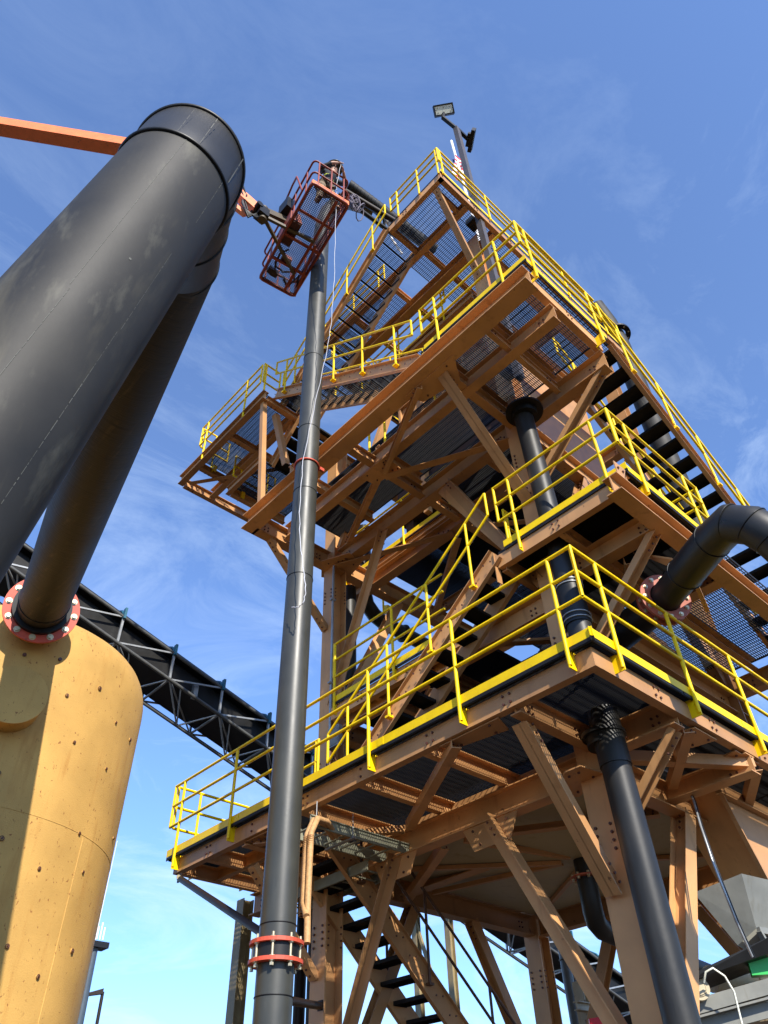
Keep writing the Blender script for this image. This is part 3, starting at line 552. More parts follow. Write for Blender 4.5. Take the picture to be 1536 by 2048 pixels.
dashes(K[2], K[3], rP, .56, .0018, -.0, 1.3, .01, .06, .003, .010); dashes(K[1], K[2], rP, .58, .0018, .9, 1.84, .01, .06, .003, .010); dashes(K[3], K[4], rP, 1.75, .006, .05, .30, .10, .2, .01, .02); dashes(K[3], K[4], rP, .95, .003, .03, .30, .03, .08, .01, .02); dashes(K[3], K[4], rP, .55, .002, .03, .28, .02, .06, .01, .02)
dashes(K[2], K[3], rP, .95, .008, .30, .31, .02, .03, .01, .02)
# tank
tk = thing('storage_tank', 'tall ochre yellow cylindrical tank with blind manway cover and red flanged nozzle', 'tank', (-3.07, 6.91, 0))
AX = V(-3.07, 6.91, 0); TR = 1.78; ZT = 7.1
b = MB(); prof = [(TR, 0), (TR, 2.4), (TR, 4.62), (TR, 6.55)] + [(TR - .30 + .30 * math.cos(a), 6.55 + .50 * math.sin(a)) for a in [R(12 * i) for i in range(1, 7)]] + [(.9, 7.12), (.3, 7.18)]
b.loft([[V(AX.x + r * math.cos(2 * math.pi * i / 96), AX.y + r * math.sin(2 * math.pi * i / 96), z) for i in range(96)] for r, z in prof]); b.build('shell', TANK, tk)
def onshell(azdeg, z, r=None): a = R(azdeg); r = TR if r is None else r; return V(AX.x + r * math.cos(a), AX.y + r * math.sin(a), z), V(math.cos(a), math.sin(a), 0)
b = MB(); b.tube([onshell(a, 4.62)[0] for a in range(200, 341, 2)], .0035, 6); b.tube([onshell(300, z)[0] for z in (1, 2, 3, 4.6)], .006, 6); b.build('weld_seam', TANK, tk)
for az, z in ((az_ + random.uniform(-2.5, 2.5), z_ + random.uniform(-.14, .14)) for az_, z_ in ((262, 6.95), (300, 6.85), (315, 6.75), (330, 6.62), (276, 6.1), (290, 6.12), (304, 6.0), (318, 5.9), (285, 5.55), (303, 5.3), (296, 4.75), (286, 4.1), (305, 4.25), (280, 3.55), (296, 3.35), (272, 3.0), (288, 2.7), (262, 4.9), (268, 4.3), (310, 3.5), (322, 4.9), (302, 2.6))):
    rr = TR if z < 6.35 else TR - .05 - (z - 6.35) * .35
    p, n = onshell(az, z, rr); b = MB(); rs = random.uniform(.016, .030); b.cyl(p - n * .02, p + n * .012, rs, rs * .85, 12, mi=0); b.cyl(p + n * .008, p + n * .022, rs * .45, n=6, mi=1); b.torus(p + n * .012, n, rs * .8, .004, 12, 1); b.build('lifting_stud', [TANK, BOLT], tk)
aM = 259; p, n = onshell(aM, 5.68); b = MB(); b.cyl(p - n * .2, p + n * .24, .315, n=64); b.build('manway_neck', TANK, tk); b = MB(); b.cyl(p + n * .24, p + n * .265, .330, n=64); b.build('manway_cover', TANK, tk)
b = MB(); b.cyl(Nn + de * .09, Nn + de * .75, .33, n=48); b.cyl(Nn + de * .08, Nn + de * .12, .40, n=48); b.build('nozzle', TANK, tk)
b = MB(); pc, nc = onshell(259, 6.45)
for a in range(0, 360, 30):
    q = Nn + de * .60 + V(-.62 * math.sin(R(a)) * .98, .1, .55 * math.cos(R(a)))
    dxy = V(q.x - AX.x, q.y - AX.y, 0)
    if q.z < 6.5: s_ = AX + dxy.normalized() * TR; b.cyl(V(s_.x, s_.y, q.z), V(s_.x, s_.y, q.z) + dxy.normalized() * .02, .022, n=8)
b.build('pad_bolt', BOLT, tk)

# front riser pipe
fp = thing('vertical_pipe', 'tall dark grey riser in front of the tower with red clamp rings near its foot', 'pipe', (-.7, 3.7, 0))
rF = .178; PX, PY = -.70, 3.72
b = MB(); b.cyl((PX, PY, 0), (PX, PY, 3.30), rF, n=48); b.build('lower_spool', HDPE4, fp)
b = MB(); b.cyl((PX, PY, 3.36), (PX, PY, 17.9), rF, n=48); b.build('riser', HDPE4, fp)
b = MB(); arc = [V(PX, PY, 17.9)] + [V(PX + .9 - .9 * math.cos(R(a)), PY - .28 * (1 - math.cos(R(a))), 17.9 + 2.35 * math.sin(R(a)) ** .9) for a in range(15, 91, 15)] + [V(.55, 3.30, 20.25)]
b.tube(arc, rF, 40); b.build('elbow', HDPE4, fp)
for z in (3.02, 3.62, 7.9, 9.55, 11.0, 13.0): b = MB(); b.torus((PX, PY, z), (0, 0, 1), rF + .001, .006, 48); b.build('weld_bead', BLK, fp)
for z, rod in ((3.30, None), (3.46, None)): flange(fp, (PX, PY, z), (0, 0, 1), rF + .004, .262, .034, 8, nutr=.020, rod=(-.06, .22) if z < 3.4 else (-.02, .02))
b = MB(); b.cyl((PX, PY, 3.30), (PX, PY, 3.46), .222, n=48); b.build('stub_end', BLK, fp)
b = MB(); b.torus((PX, PY, 10.15), (0, 0, 1), rF + .012, .016, 40); b.box((PX + .17, PY - .13, 10.12), (PX + .25, PY - .09, 10.18)); b.build('pipe_clamp', RED, fp)
def strut(p, q, label):
    t = thing('pipe_strut', label, 'strut', p, 'dark struts bracing the front riser'); p = V(p); q = V(q)
    b = MB(); b.cyl(p, q, .042, n=14); b.build('strut_tube', BRONZE, t); b = MB()
    for e, dr in ((p, 1), (q, -1)): b.bar(e - V(0, 0, .05), e + V(0, 0, .06), .09, .02); b.cyl(e + V(-.05, -.05, 0), e + V(-.015, -.015, 0), .030, n=10, mi=1)
    b.build('end_lug', [BRONZE, ZINC], t)
strut((.04, 7.20, 5.03), (-.55, 4.02, 3.58), 'dark round strut from the lowest platform corner down to the front riser clamp')
strut((-.58, 3.85, 3.05), (1.40, 5.66, 3.42), 'dark round strut between the front riser foot and the left column')
# top horizontal pipe run
hp = thing('horizontal_pipe', 'ribbed dark pipe run between the worker and the top stair, thin brown pipe below', 'pipe', (-.1, 3.3, 20.2))
A = V(-.28, 3.30, 20.42); B = V(2.4, 2.92, 19.95); d = (B - A).normalized()
b = MB(); b.cyl(A, B, .165, n=32)
k = .1
while k < (B - A).length: b.torus(A + d * k, d, .166, .010, 28); k += .11
b.build('ribbed_run', HDPE, hp); b = MB()
for k in (.35, 1.05): b.cyl(A + d * k, A + d * k + V(-.1, .05, .34), .030, n=10); b.cyl(A + d * k + V(-.1, .05, .34), A + d * k + V(-.1, .05, .40), .05, n=10)
b.build('vent_stub', BLK, hp)
b = MB(); b.cyl(A + V(-.1, .05, -.34), B + V(-1.2, -.02, -.30), .075, n=16); b.build('return_line', BRONZE, hp); b = MB(); b.cyl(A + V(-.3, .0, -.95), B + V(-.6, 0, -.95), .055, n=14); b.bar(A + d * 1.1 + V(0, 0, -.2), A + d * 1.1 + V(0, 0, -1), .05, .05); b.cyl(A + d * .9 + V(0, 0, -.35), A + d * .9 + V(.1, 0, -.95), .025); b.build('support_tube', BLK, hp)
b = MB(); b.cyl(A + d * 1.15 + V(0, 0, -.3), A + d * 1.25 + V(0, 0, -.42), .07, n=12); b.tube([A + d * 1.2 + V(0, 0, -.4), A + d * 1.4 + V(0, .1, -.9), A + d * 1.7 + V(0, .1, -1.3)], .03, 8); b.build('hose_fitting', FLAGW, hp)
# downpipe at the right front column
dp = thing('vertical_pipe', 'black downpipe beside the right front column passing through the lowest and corner platforms', 'pipe', (1.28, .80, 0))
b = MB(); b.cyl((1.27, .76, 0), (1.28, .80, 4.78), .150, n=40); b.build('lower_run', HDPE, dp)
b = MB(); b.cyl((1.28, .80, 4.78), (1.28, .82, 6.3), .162, n=40); b.cyl((1.28, .82, 6.3), (1.30, .90, 10.42), .145, n=40); b.build('upper_run', HDPE, dp)
b = MB()
for z in (6.55, 6.62, 7.05, 7.10): b.torus((1.28, .83, z), (0, 0, 1), .165, .010, 36)
b.cyl((1.28, .83, 6.5), (1.28, .83, 7.15), .160, n=36, mi=1); b.build('hose_clamp', [LGALV, BLK], dp)
for z, r_ in ((5.12, .23), (10.46, .29)): b = MB(); b.cyl((1.29, .86, z), (1.29, .86, z + .04), r_, n=40); b.cyl((1.29, .86, z - .10), (1.29, .86, z), .19, n=40); b.build('floor_collar', BLK, dp)
# big elbow pipe at right
ep = thing('elbow_pipe', 'thick black mitred pipe arching out of the right side from a rusty red flange', 'pipe', (2.5, .8, 7.0))
E0 = V(3.55, 2.35, 7.45); E1 = V(1.98, .02, 6.78); E2 = V(1.28, -.96, 6.66); E3 = V(1.10, -1.24, 6.60); E4 = V(1.10, -1.42, 6.45); E5 = V(1.17, -1.53, 6.25); E6 = V(1.30, -1.62, 5.95); E7 = V(1.48, -1.70, 5.3)
rE = .20
b = MB(); b.tube([E0, E1.lerp(E0, .05)], rE + .01, 40); b.build('inlet_run', HDPE, ep); b = MB(); b.tube([E1, E2], rE - .02, 40); b.build('spool', HDPE, ep)
b = MB(); b.tube([E1.lerp(E2, .45), E2, E3, E4, E5, E6, E7], rE, 40); b.build('mitred_elbow', HDPE, ep)
for i, (p, q, s_) in enumerate(((E1, E2, .45), (E2, E3, 0), (E3, E4, 0), (E4, E5, 0), (E5, E6, 0))): b = MB(); b.torus(p.lerp(q, s_), q - p, rE + .002, .008, 40); b.build('weld_bead', BLK, ep)
dE = (E2 - E1).normalized(); RUST = mat('rusty_red_flange', (0.42, 0.10, 0.05), .55, var=.25, spots=(.15, .05, .03))
flange(ep, E1 + dE * .02, dE, rE - .01, .31, .035, 12, mat0=RUST, nutr=.02); flange(ep, E1 - dE * .09, dE, rE + .02, .31, .035, 12, mat0=RUST, nutr=.02)
b = MB(); b.plate([E1 + V(-.1, .15, .75), E1 + V(.0, .1, .75), E1 + V(-.35, -.45, .1), E1 + V(-.40, -.50, -.15), E1 + V(-.47, -.42, .1)], .02); b.bar(E1 + V(-.30, -.5, .06), E1 + V(.5, -.25, -.05), .05, .10); b.build('hanger_plate', STEEL, ep)
# outlet pipe under the bin
op = thing('outlet_pipe', 'black pipe dropping from the bin outlet and bending right behind the big column', 'pipe', (3.5, 2.85, 3.5))
b = MB(); b.tube([V(3.50, 2.84, 4.86), V(3.50, 2.84, 4.40), V(3.53, 2.86, 4.24), V(3.63, 2.91, 4.13), V(3.80, 2.95, 4.08), V(4.7, 3.02, 4.04), V(6.9, 3.07, 3.90), V(9.0, 3.1, 3.8)], .125, 32); b.build('drop_bend', HDPE, op)
flange(op, (3.50, 2.84, 4.62), (0, 0, 1), .13, .20, .02, 8, mat0=RUST)
# pipes behind the left column
b = MB(); b.cyl((2.25, 6.15, 5.2), (2.25, 6.15, 10.6), .14, n=28); b.tube([V(2.7, 6.2, 12.5), V(2.7, 6.2, 10.75), V(2.78, 6.22, 10.5), V(3.0, 6.25, 10.36), V(3.3, 6.3, 10.33), V(7.5, 6.5, 10.4)], .15, 28); b.torus((3.9, 6.33, 10.34), (1, 0, 0), .16, .04, 24)
tag(b.build('drain_pipe', HDPE), 'dark drain pipe behind the left column bending off right under the high floor', 'pipe')
for i, (x, y, r_, lb) in enumerate(((2.05, 6.95, .085, 'thinner dark downpipe seen just left of the left column at the bottom'), (2.0, 6.55, .11, 'thicker dark downpipe hugging the left column at the bottom'))):
    b = MB(); b.cyl((x, y, 0), (x, y, 5.1), r_, n=20)
    for z in (1.5, 3.4): b.box((x - .02, y - r_ - .02, z), (x + .3, y + .02, z + .03))
    tag(b.build('downpipe', HDPE3 if i else BRONZE), lb, 'pipe', 'dark downpipes left of the column')
b = MB(); b.cyl((6.85, 5.75, 0), (6.85, 5.75, 5.4), .09, n=18); b.torus((6.85, 5.75, 4.6), (0, 0, 1), .09, .015)
tag(b.build('downpipe', DGREY), 'slim grey downpipe beside the back column', 'pipe')
b = MB(); b.tube([V(7.0, .9, 11), V(7.1, .9, 18.0), V(7.0, .95, 18.9), V(6.7, 1.0, 19.5)], .24, 28); q = b.build('vertical_pipe', HDPE2); tag(q, 'dark pipe with a flange rising behind the right skyline rail', 'pipe')
flange(q, (7.08, .9, 18.35), (0, 0, 1), .25, .38, .06, 10, mat0=BLK)
# post at far left under the platform
b = MB(); b.ibeam((1.6, 7.86, 0), (1.6, 7.86, 5.15), .19, .19, (1, 0, 0)); b.box((1.45, 7.7, 0), (1.75, 8.0, .02)); tag(b.build('post', OLIVE), 'olive tan post behind the front riser under the left end of the lowest platform', 'post')
b = MB(); b.cyl((1.9, 7.75, 0), (1.9, 7.75, 5.2), .035, n=12); tag(b.build('conduit_pipe', LGALV), 'thin grey conduit standing beside the olive post', 'conduit')

# ================================================================== BIN, CHUTE, CABLE TRAY
bn = thing('bin', 'cream sheet steel bin with shallow hopper bottom hanging under the lowest platform', 'bin', (3.6, 3.2, 4.5))
T = [(1.95, 1.45, 5.10), (5.9, 1.45, 5.10), (5.9, 5.5, 5.10), (1.95, 5.5, 5.10)]; Bq = [(3.3, 2.64, 4.84), (3.7, 2.64, 4.84), (3.7, 3.04, 4.84), (3.3, 3.04, 4.84)]
b = MB(); b.add(T + Bq, [(0, 1, 5, 4), (1, 2, 6, 5), (2, 3, 7, 6), (3, 0, 4, 7), (4, 5, 6, 7)]); b.add([(x, y, z + .01) for x, y, z in T] + [(x, y, 5.14) for x, y, z in T], [(0, 1, 5, 4), (1, 2, 6, 5), (2, 3, 7, 6), (3, 0, 4, 7), (4, 5, 6, 7)]); b.build('hopper_bottom', CREAM, bn)
b = MB()
for p, q in ((T[0], Bq[0]), (T[1], Bq[1]), (T[2], Bq[2]), (T[3], Bq[3])): b.bar(V(p) - V(0, 0, .035), V(q) - V(0, 0, .03), .07, .05)
b.bar((3.3, 5.4, 4.99), (3.4, 3.1, 4.85), .06, .06); b.bar((2.05, 3.6, 4.99), (3.3, 2.9, 4.85), .06, .06); b.build('stiffener', STEEL, bn)
ch = thing('discharge_chute', 'large tan steel chute at right hanging below the lowest platform, sunlit on one side', 'chute', (4.2, 1.2, 4.2))
b = MB(); b.hexa([(4.05, .82, 4.15), (5.3, .82, 4.15), (5.3, 1.5, 4.15), (4.14, 1.42, 4.34), (3.42, .78, 5.12), (6.3, .78, 5.12), (6.3, 1.6, 5.12), (3.60, 1.42, 5.12)]); b.build('chute_body', STEEL, ch)
b = MB(); b.box((3.38, .70, 5.02), (6.3, .775, 5.14)); b.bar((3.40, .74, 5.10), (4.02, .79, 4.15), .05, .03)
for x in (4.1, 4.9, 5.6): b.bolt((x, .70, 5.08), (0, -1, 0))
b.build('flange_lip', [STEEL, BOLT], ch)
ct = thing('cable_tray', 'grey ladder cable tray turning a corner under the lowest platform, hung on thin rods', 'cable tray', (.1, 4.2, 4.9))
def ladder(p, q, sd_, wd=.45, h=.13):
    b = MB(); p = V(p); q = V(q); s_ = V(sd_) * wd; b.chan(p, q, .03, h, side=1); b.chan(p + s_, q + s_, .03, h, side=-1); n = int((q - p).length / .28)
    for i in range(n + 1): e = p.lerp(q, (i + .3) / (n + 1)); b.bar(e - V(0, 0, .04), e + s_ - V(0, 0, .04), .03, .015)
    return b.build('tray_section', DGREY2, ct)
DGREY2 = mat('sage_grey_tray', (0.24, 0.24, 0.17), 0.5, var=.12)
ladder((-.02, 4.15, 4.93), (1.72, 4.15, 4.93), (0, 1, 0)); ladder((1.30, 4.62, 4.80), (1.30, 6.7, 4.80), (1, 0, 0))
for x, y in ((.62, 4.13), (.62, 4.62), (1.68, 4.13), (.05, 4.13), (.05, 4.62)): b = MB(); b.cyl((x, y, 4.86), (x, y, 5.16), .006, n=8); b.cyl((x, y, 4.86), (x, y, 4.88), .014, n=6); b.build('hanger_rod', LGALV, ct)
b = MB(); b.bar((.62, 4.10, 4.855), (.62, 4.65, 4.855), .04, .02); b.build('strut_bar', LGALV, ct)
for i, off in enumerate((0, .07)):
    b = MB(); pts = [V(.5, 4.3 + off, 4.90), V(.15, 4.05 + off, 4.92), V(-.1, 3.92 + off, 4.86), V(-.22, 3.87 + off, 4.66), V(-.28, 3.80 + off, 4.3), V(-.33, 3.74 + off, 3.9), V(-.38, 3.66 + off * .4, 3.5 if not i else 3.75)]
    b.tube(pts, .034, 12); 
    k = 0
    for k in range(40):
        a = k / 40; z = 4.62 - a * .85; c = V(-.235 - a * .09, 3.86 + off - a * .10, z); b.torus(c, (0, 0.1, 1), .036, .004, 12)
    tag(b.build('flexible_conduit', TANROPE), ('rear' if i else 'front') + ' tan flexible conduit sagging from the cable tray beside the front riser', 'conduit', 'tan conduits from the cable tray')

# ================================================================== CONVEYOR
cv = thing('conveyor_gantry', 'long dark trussed conveyor gantry sloping down behind the tank and the tower', 'conveyor', (6, 11, 0))
def cpt(s, y, z):  # s along X
    return V(s, y, 12.02 - (s + 5.0) * .293 + z)
XS = [-7 + 1.30 * i for i in range(24)]
Y0, Y1 = 10.35, 11.55
b = MB()
for y in (Y0, Y1):
    for z in (.22, -.42): b.tube([cpt(x, y, z) for x in (XS[0], XS[-1])], .040, 10)
b.tube([cpt(x, 10.95, -.85) for x in (XS[0], XS[-1])], .035, 10); b.build('chord', DGREY, cv)
b = MB()
for i in range(len(XS) - 1):
    x = XS[i]; x2 = XS[i + 1]
    for y in (Y0, Y1):
        b.bar(cpt(x, y, -.42), cpt(x, y, .22), .045, .045); b.bar(cpt(x, y, -.42), cpt(x2, y, .22), .035, .035)
        b.cyl(cpt(x, y, -.42), cpt((x + x2) / 2, 10.95, -.85), .020, n=8); b.cyl(cpt(x2, y, -.42), cpt((x + x2) / 2, 10.95, -.85), .020, n=8); b.cyl(cpt(x + .3, y, -.42), cpt((x + x2) / 2, 10.95, -.85), .016, n=8)
    b.bar(cpt(x, Y0, -.42), cpt(x, Y1, -.42), .04, .04); b.bar(cpt(x, Y0, -.40), cpt(x2, Y1, -.40), .03, .03)
b.build('web_member', LGALV, cv)
b = MB(); b.hexa([cpt(XS[0], 10.52, -.34), cpt(XS[-1], 10.52, -.34), cpt(XS[-1], 11.4, -.34), cpt(XS[0], 11.4, -.34), cpt(XS[0], 10.52, .16), cpt(XS[-1], 10.52, .16), cpt(XS[-1], 11.4, .16), cpt(XS[0], 11.4, .16)]); b.build('belt_pan', BLK, cv)
b = MB(); rg = []
for x in (XS[0], XS[-1]): rg.append([cpt(x, 10.95 + .58 * math.cos(R(a)), .20 + .34 * math.sin(R(a))) for a in range(0, 181, 12)] + [cpt(x, 10.29, .45), cpt(x, 11.61, .45)][::-1][:0])
n = len(rg[0]); b.add(rg[0] + rg[1], [(i, i + 1, n + i + 1, n + i) for i in range(n - 1)], 0, True); b.build('belt_hood', BLK, cv)
for i in range(len(XS)):
    x = XS[i]; b = MB(); b.tube([cpt(x, 10.95 + .60 * math.cos(R(a)), .20 + .37 * math.sin(R(a))) for a in range(0, 181, 20)], .03, 6); b.bar(cpt(x, 10.32, .16), cpt(x, 10.32, .42), .10, .05, (1, 0, 0)); b.build('hood_clamp', TEAL, cv)
for x in (-3.2, 1.5, 4.3, 10.5):
    b = MB(); b.cyl(cpt(x, 10.55, -.2), cpt(x, 11.35, -.2), .07, n=14, mi=0); b.box(cpt(x, 10.42, -.32) - V(.05, .0, .05), cpt(x, 10.52, -.1) + V(.05, 0, .05)); b.build('return_roller', LGALV, cv)
for x in (9.0, 18.5, -6.0):
    b = MB(); z = cpt(x, 0, -.5).z
    for y in (10.4, 11.5): b.ibeam((x, y, 0), (x, y, z), .16, .16, (1, 0, 0))
    b.ibeam((x, 10.2, z + .06), (x, 11.7, z + .06), .16, .16); b.bar((x, 10.4, z * .5), (x, 11.5, z * .9), .07, .07); b.build('support_leg', OLIVE, cv)

# ================================================================== BOOM LIFT, WORKER, ROPE
bl = thing('boom_lift', 'orange boom lift with its tilted mesh basket raised to the top of the riser', 'boom lift', (-14, 14, 0))
O = V(-1.99, 2.32, 16.2); Wd = V(.82, -.13, 0); Ld = V(.42, 2.36, 0)
def bp(u, v, z=0): return O + Wd * u + Ld * v + V(0, 0, z)
b = MB()
for i in range(23): b.bar(bp(i / 22, 0), bp(i / 22, 1), .010, .010)
for i in range(66): b.bar(bp(0, i / 65), bp(1, i / 65), .010, .010)
b.build('basket_floor', MESHM, bl)
def rounded(z, ins=0.0, c=.10, cl=.035):
    pts = []
    for (cu, cvv, a0) in ((1 - c - ins, cl + ins * .3, -90), (1 - c - ins, 1 - cl - ins * .3, 0), (c + ins, 1 - cl - ins * .3, 90), (c + ins, cl + ins * .3, 180)):
        for a in range(0, 91, 30): pts.append(bp(cu + c * math.cos(R(a0 + a)), cvv + cl * math.sin(R(a0 + a)), z))
    return pts
b = MB(); b.tube(rounded(0), .030, 8, closed=True); b.tube(rounded(.09), .016, 8, closed=True)
for v in (.25, .5, .75): b.bar(bp(0, v, -.03), bp(1, v, -.03), .05, .05)
b.bar(bp(.7, .02, -.04), bp(.7, .98, -.04), .06, .06); b.bar(bp(.8, .45, -.04), bp(1, .98, -.04), .05, .05); b.build('floor_frame', ORED, bl)
b = MB(); b.bar(bp(0, .0, .06), bp(1, .0, .06), .02, .15); b.bar(bp(0, .0, .06), bp(0, .55, .06), .02, .12); b.build('kick_plate', ORANGE, bl)
b = MB()
for z in (.55, 1.10): b.tube(rounded(z), .021, 8, closed=True)
for u, v in ((0, .12), (0, .34), (0, .56), (0, .78), (.15, 1), (.85, 1), (1, .8), (1, .58), (1, .36), (1, .14), (.85, 0), (.15, 0), (.5, 0), (.5, 1)): b.cyl(bp(u, v, 0), bp(u, v, 1.1), .018, n=8)
b.tube([bp(0, .20, .55), bp(-.1, .22, 1.0), bp(-.12, .26, 1.4), bp(-.1, .36, 1.5), bp(-.05, .60, 1.45), bp(0, .66, 1.1)], .02, 8)
b.build('basket_rail', ORED, bl)
b = MB()
for i in range(40): b.bar(bp(1.0, i / 39, 0), bp(1.0, i / 39, .52), .008, .008, (1, 0, 0))
for i in range(9): b.bar(bp(1.0, 0, .06 * i), bp(1.0, 1, .06 * i), .008, .008)
b.build('side_mesh', ORED, bl)
b = MB(); b.box(bp(-.16, .38, .60), bp(-.04, .52, 1.0)); b.build('control_box', BLK, bl)
b = MB(); b.hexa([bp(-.05, .36, .02), bp(.28, .36, .02), bp(.28, .60, .02), bp(-.05, .60, .02), bp(-.05, .36, .35), bp(.20, .36, .35), bp(.20, .60, .35), bp(-.05, .60, .35)]); b.hexa([bp(.25, .70, .02), bp(.5, .70, .02), bp(.5, .76, .02), bp(.25, .76, .02), bp(.25, .7, .15), bp(.5, .7, .15), bp(.5, .76, .15), bp(.25, .76, .15)]); b.build('tool_box', ORED, bl)
b = MB(); b.tube([bp(.3, .62, .03), bp(.15, .7, .03), bp(.2, .82, .03), bp(.45, .84, .03), bp(.7, .78, .03), bp(.8, .86, .03)], .02, 8); b.tube([bp(.15, .78, .03), bp(.3, .9, .03), bp(.55, .88, .03), bp(.7, .95, .03)], .02, 8); b.box(bp(.1, .86, .01), bp(.35, .93, .12)); b.tube([bp(.55, .9, .02), bp(.75, .94, .05), bp(.85, .8, .03), bp(.95, .9, .02)], .03, 8); b.build('air_hose', BLK, bl)
J = V(-2.30, 3.55, 16.30)
b = MB(); b.bar(J, bp(.72, .42, -.08), .06, .08); b.bar(J, bp(.70, .78, -.08), .06, .08); b.cyl(J + V(0, 0, -.20), J + V(0, 0, .30), .09, n=16); b.bar(J + V(0, 0, .2), bp(0, .50, .5), .12, .18); b.build('basket_mount', BRONZE2, bl)
b = MB(); b.box(J - V(.14, .12, .12), J + V(.08, .12, .16)); b.cyl(J + V(-.16, -.14, .1), J + V(-.16, .16, .1), .07)
for i in range(7): a = i * .9; b.tube([J + V(-.45, .1, .1 + .02 * i), J + V(-.40 + .02 * i, .05, -.15 - .04 * i), J + V(-.15, .0, -.30 + .03 * i), J + V(.0 + .02 * i, 0, -.05)], .018, 6)
b.build('rotator', BLK, bl)
J1 = V(-2.72, 3.90, 17.0); J2 = V(-3.68, 4.08, 17.76)
b = MB(); b.bar(J + V(-.12, .05, .12), J2, .19, .22); b.bar(J2, V(-7.6, 7.25, 19.14), .28, .34); b.bar(V(-7.6, 7.25, 19.14), V(-14.5, 13.0, 3.0), .34, .38); b.build('boom_arm', ORANGE, bl)
b = MB(); b.bar(J + V(-.3, .15, -.15), J2 + V(-.2, .1, -.55), .09, .12); b.bar(J2 + V(-.2, .1, -.55), J2 + V(-.2, .1, -.1), .09, .1); b.build('levelling_link', ORANGE, bl)
b = MB(); b.tube([J + V(-.25, .1, .15), J2 + V(.6, -.5, -.2), J2 + V(.1, -.1, -.1)], .02, 6); b.tube([J + V(-.3, .1, .0), J2 + V(.6, -.45, -.3), J2 + V(.1, -.1, -.15)], .02, 6); b.box(J + V(-.42, .05, .36), J + V(-.2, .3, .46)); b.build('hydraulic_hose', BLK, bl)
b = MB(); b.box((-15.7, 11.6, .5), (-13.3, 15.0, 1.5)); b.box((-15.2, 12.2, 1.5), (-13.9, 14.2, 2.9)); b.build('chassis', ORANGE, bl)
for x, y in ((-15.9, 12.1), (-13.3, 12.1), (-15.9, 14.5), (-13.3, 14.5)): b = MB(); b.cyl((x, y, .45), (x + .3, y, .45), .45, n=24); b.build('wheel', BLK, bl)

# person in the basket, built as a skinned skeleton
F0 = V(-1.50, 2.55, 16.22)
def skinned(name, nodes, edges, m_, parent=None, sub=2, root=0):
    me = bpy.data.meshes.new(name); c = V(nodes[0][:3]); me.from_pydata([tuple(V(n[:3]) - c) for n in nodes], edges, []); me.materials.append(m_)
    o = bpy.data.objects.new(name, me); C.objects.link(o); sk = o.modifiers.new('skin', 'SKIN'); sk.use_smooth_shade = True
    for i, n in enumerate(nodes): v = me.skin_vertices[0].data[i]; v.radius = (n[3], n[4] if len(n) > 4 else n[3]); v.use_root = (i == root)
    ss = o.modifiers.new('sub', 'SUBSURF'); ss.levels = sub; ss.render_levels = sub
    o.location = c - (WP[parent.name] if parent else V(0, 0, 0)); o.parent = parent; WP[o.name] = c
    return o
fx, fy, fz = F0
# pelvis, spine, chest, neck, head; leaning slightly out over the rail towards +X/-Y
bodyN = [(fx, fy, fz + .93, .145, .11), (fx + .02, fy - .02, fz + 1.12, .135, .10), (fx + .05, fy - .06, fz + 1.32, .165, .11), (fx + .06, fy - .09, fz + 1.44, .07), (fx + .065, fy - .12, fz + 1.52, .06), (fx + .075, fy - .15, fz + 1.62, .092, .10), (fx + .085, fy - .16, fz + 1.71, .078, .09),
         (fx - .16, fy - .05, fz + 1.41, .062), (fx - .27, fy - .16, fz + 1.18, .05), (fx - .12, fy - .36, fz + 1.30, .04), (fx - .03, fy - .40, fz + 1.36, .032),
         (fx + .25, fy - .08, fz + 1.40, .062), (fx + .33, fy - .22, fz + 1.20, .05), (fx + .20, fy - .36, fz + 1.08, .04), (fx + .13, fy - .42, fz + 1.10, .032),
         (fx - .10, fy, fz + .86, .095), (fx - .15, fy - .05, fz + .48, .072), (fx - .17, fy + .04, fz + .09, .05), (fx + .10, fy, fz + .86, .095), (fx + .17, fy - .09, fz + .48, .072), (fx + .20, fy + .0, fz + .09, .05),
         (fx - .18, fy - .14, fz + .05, .045), (fx + .22, fy - .19, fz + .05, .045)]
bodyE = [(0, 1), (1, 2), (2, 3), (3, 4), (4, 5), (5, 6), (3, 7), (7, 8), (8, 9), (9, 10), (3, 11), (11, 12), (12, 13), (13, 14), (0, 15), (15, 16), (16, 17), (0, 18), (18, 19), (19, 20), (17, 21), (20, 22)]
def fingers(nodes, edges, wrist, dirv, sidev, curl):
    w0 = V(nodes[wrist][:3]); base = len(nodes); pal = w0 + V(dirv) * .06; nodes.append((*pal, .026, .018)); edges.append((wrist, base))
    for k, l in enumerate((.060, .072, .068, .052)):
        r0 = pal + V(dirv) * .03 + V(sidev) * (.020 * (k - 1.5)); a = len(nodes)
        nodes.append((*r0, .0095)); nodes.append((*(r0 + V(dirv) * l * .55 + V(curl) * .01), .009)); nodes.append((*(r0 + V(dirv) * l * .75 + V(curl) * .035), .008)); edges += [(base, a), (a, a + 1), (a + 1, a + 2)]
    a = len(nodes); nodes.append((*(w0 + V(dirv) * .03 + V(sidev) * .038), .011)); nodes.append((*(w0 + V(dirv) * .065 + V(sidev) * .05 + V(curl) * .02), .009)); edges += [(base, a), (a, a + 1)]
fingers(bodyN, bodyE, 10, (.75, -.6, .2), (.3, .3, .9), (0, .3, -1)); fingers(bodyN, bodyE, 14, (-.75, -.6, .2), (-.3, .3, .9), (0, .3, -1))
person = skinned('person', bodyN, bodyE, SKIN); WP['person'] = V(bodyN[0][:3])
tag(person, 'worker in dark green hard hat and yellow vest standing in the basket holding a rope', 'person')
clN = [(x, y, z, r * 1.13, (q * 1.13)) for x, y, z, r, q in [(n + (n[3],))[:5] if len(n) == 4 else n for n in bodyN[:17 + 6]]]
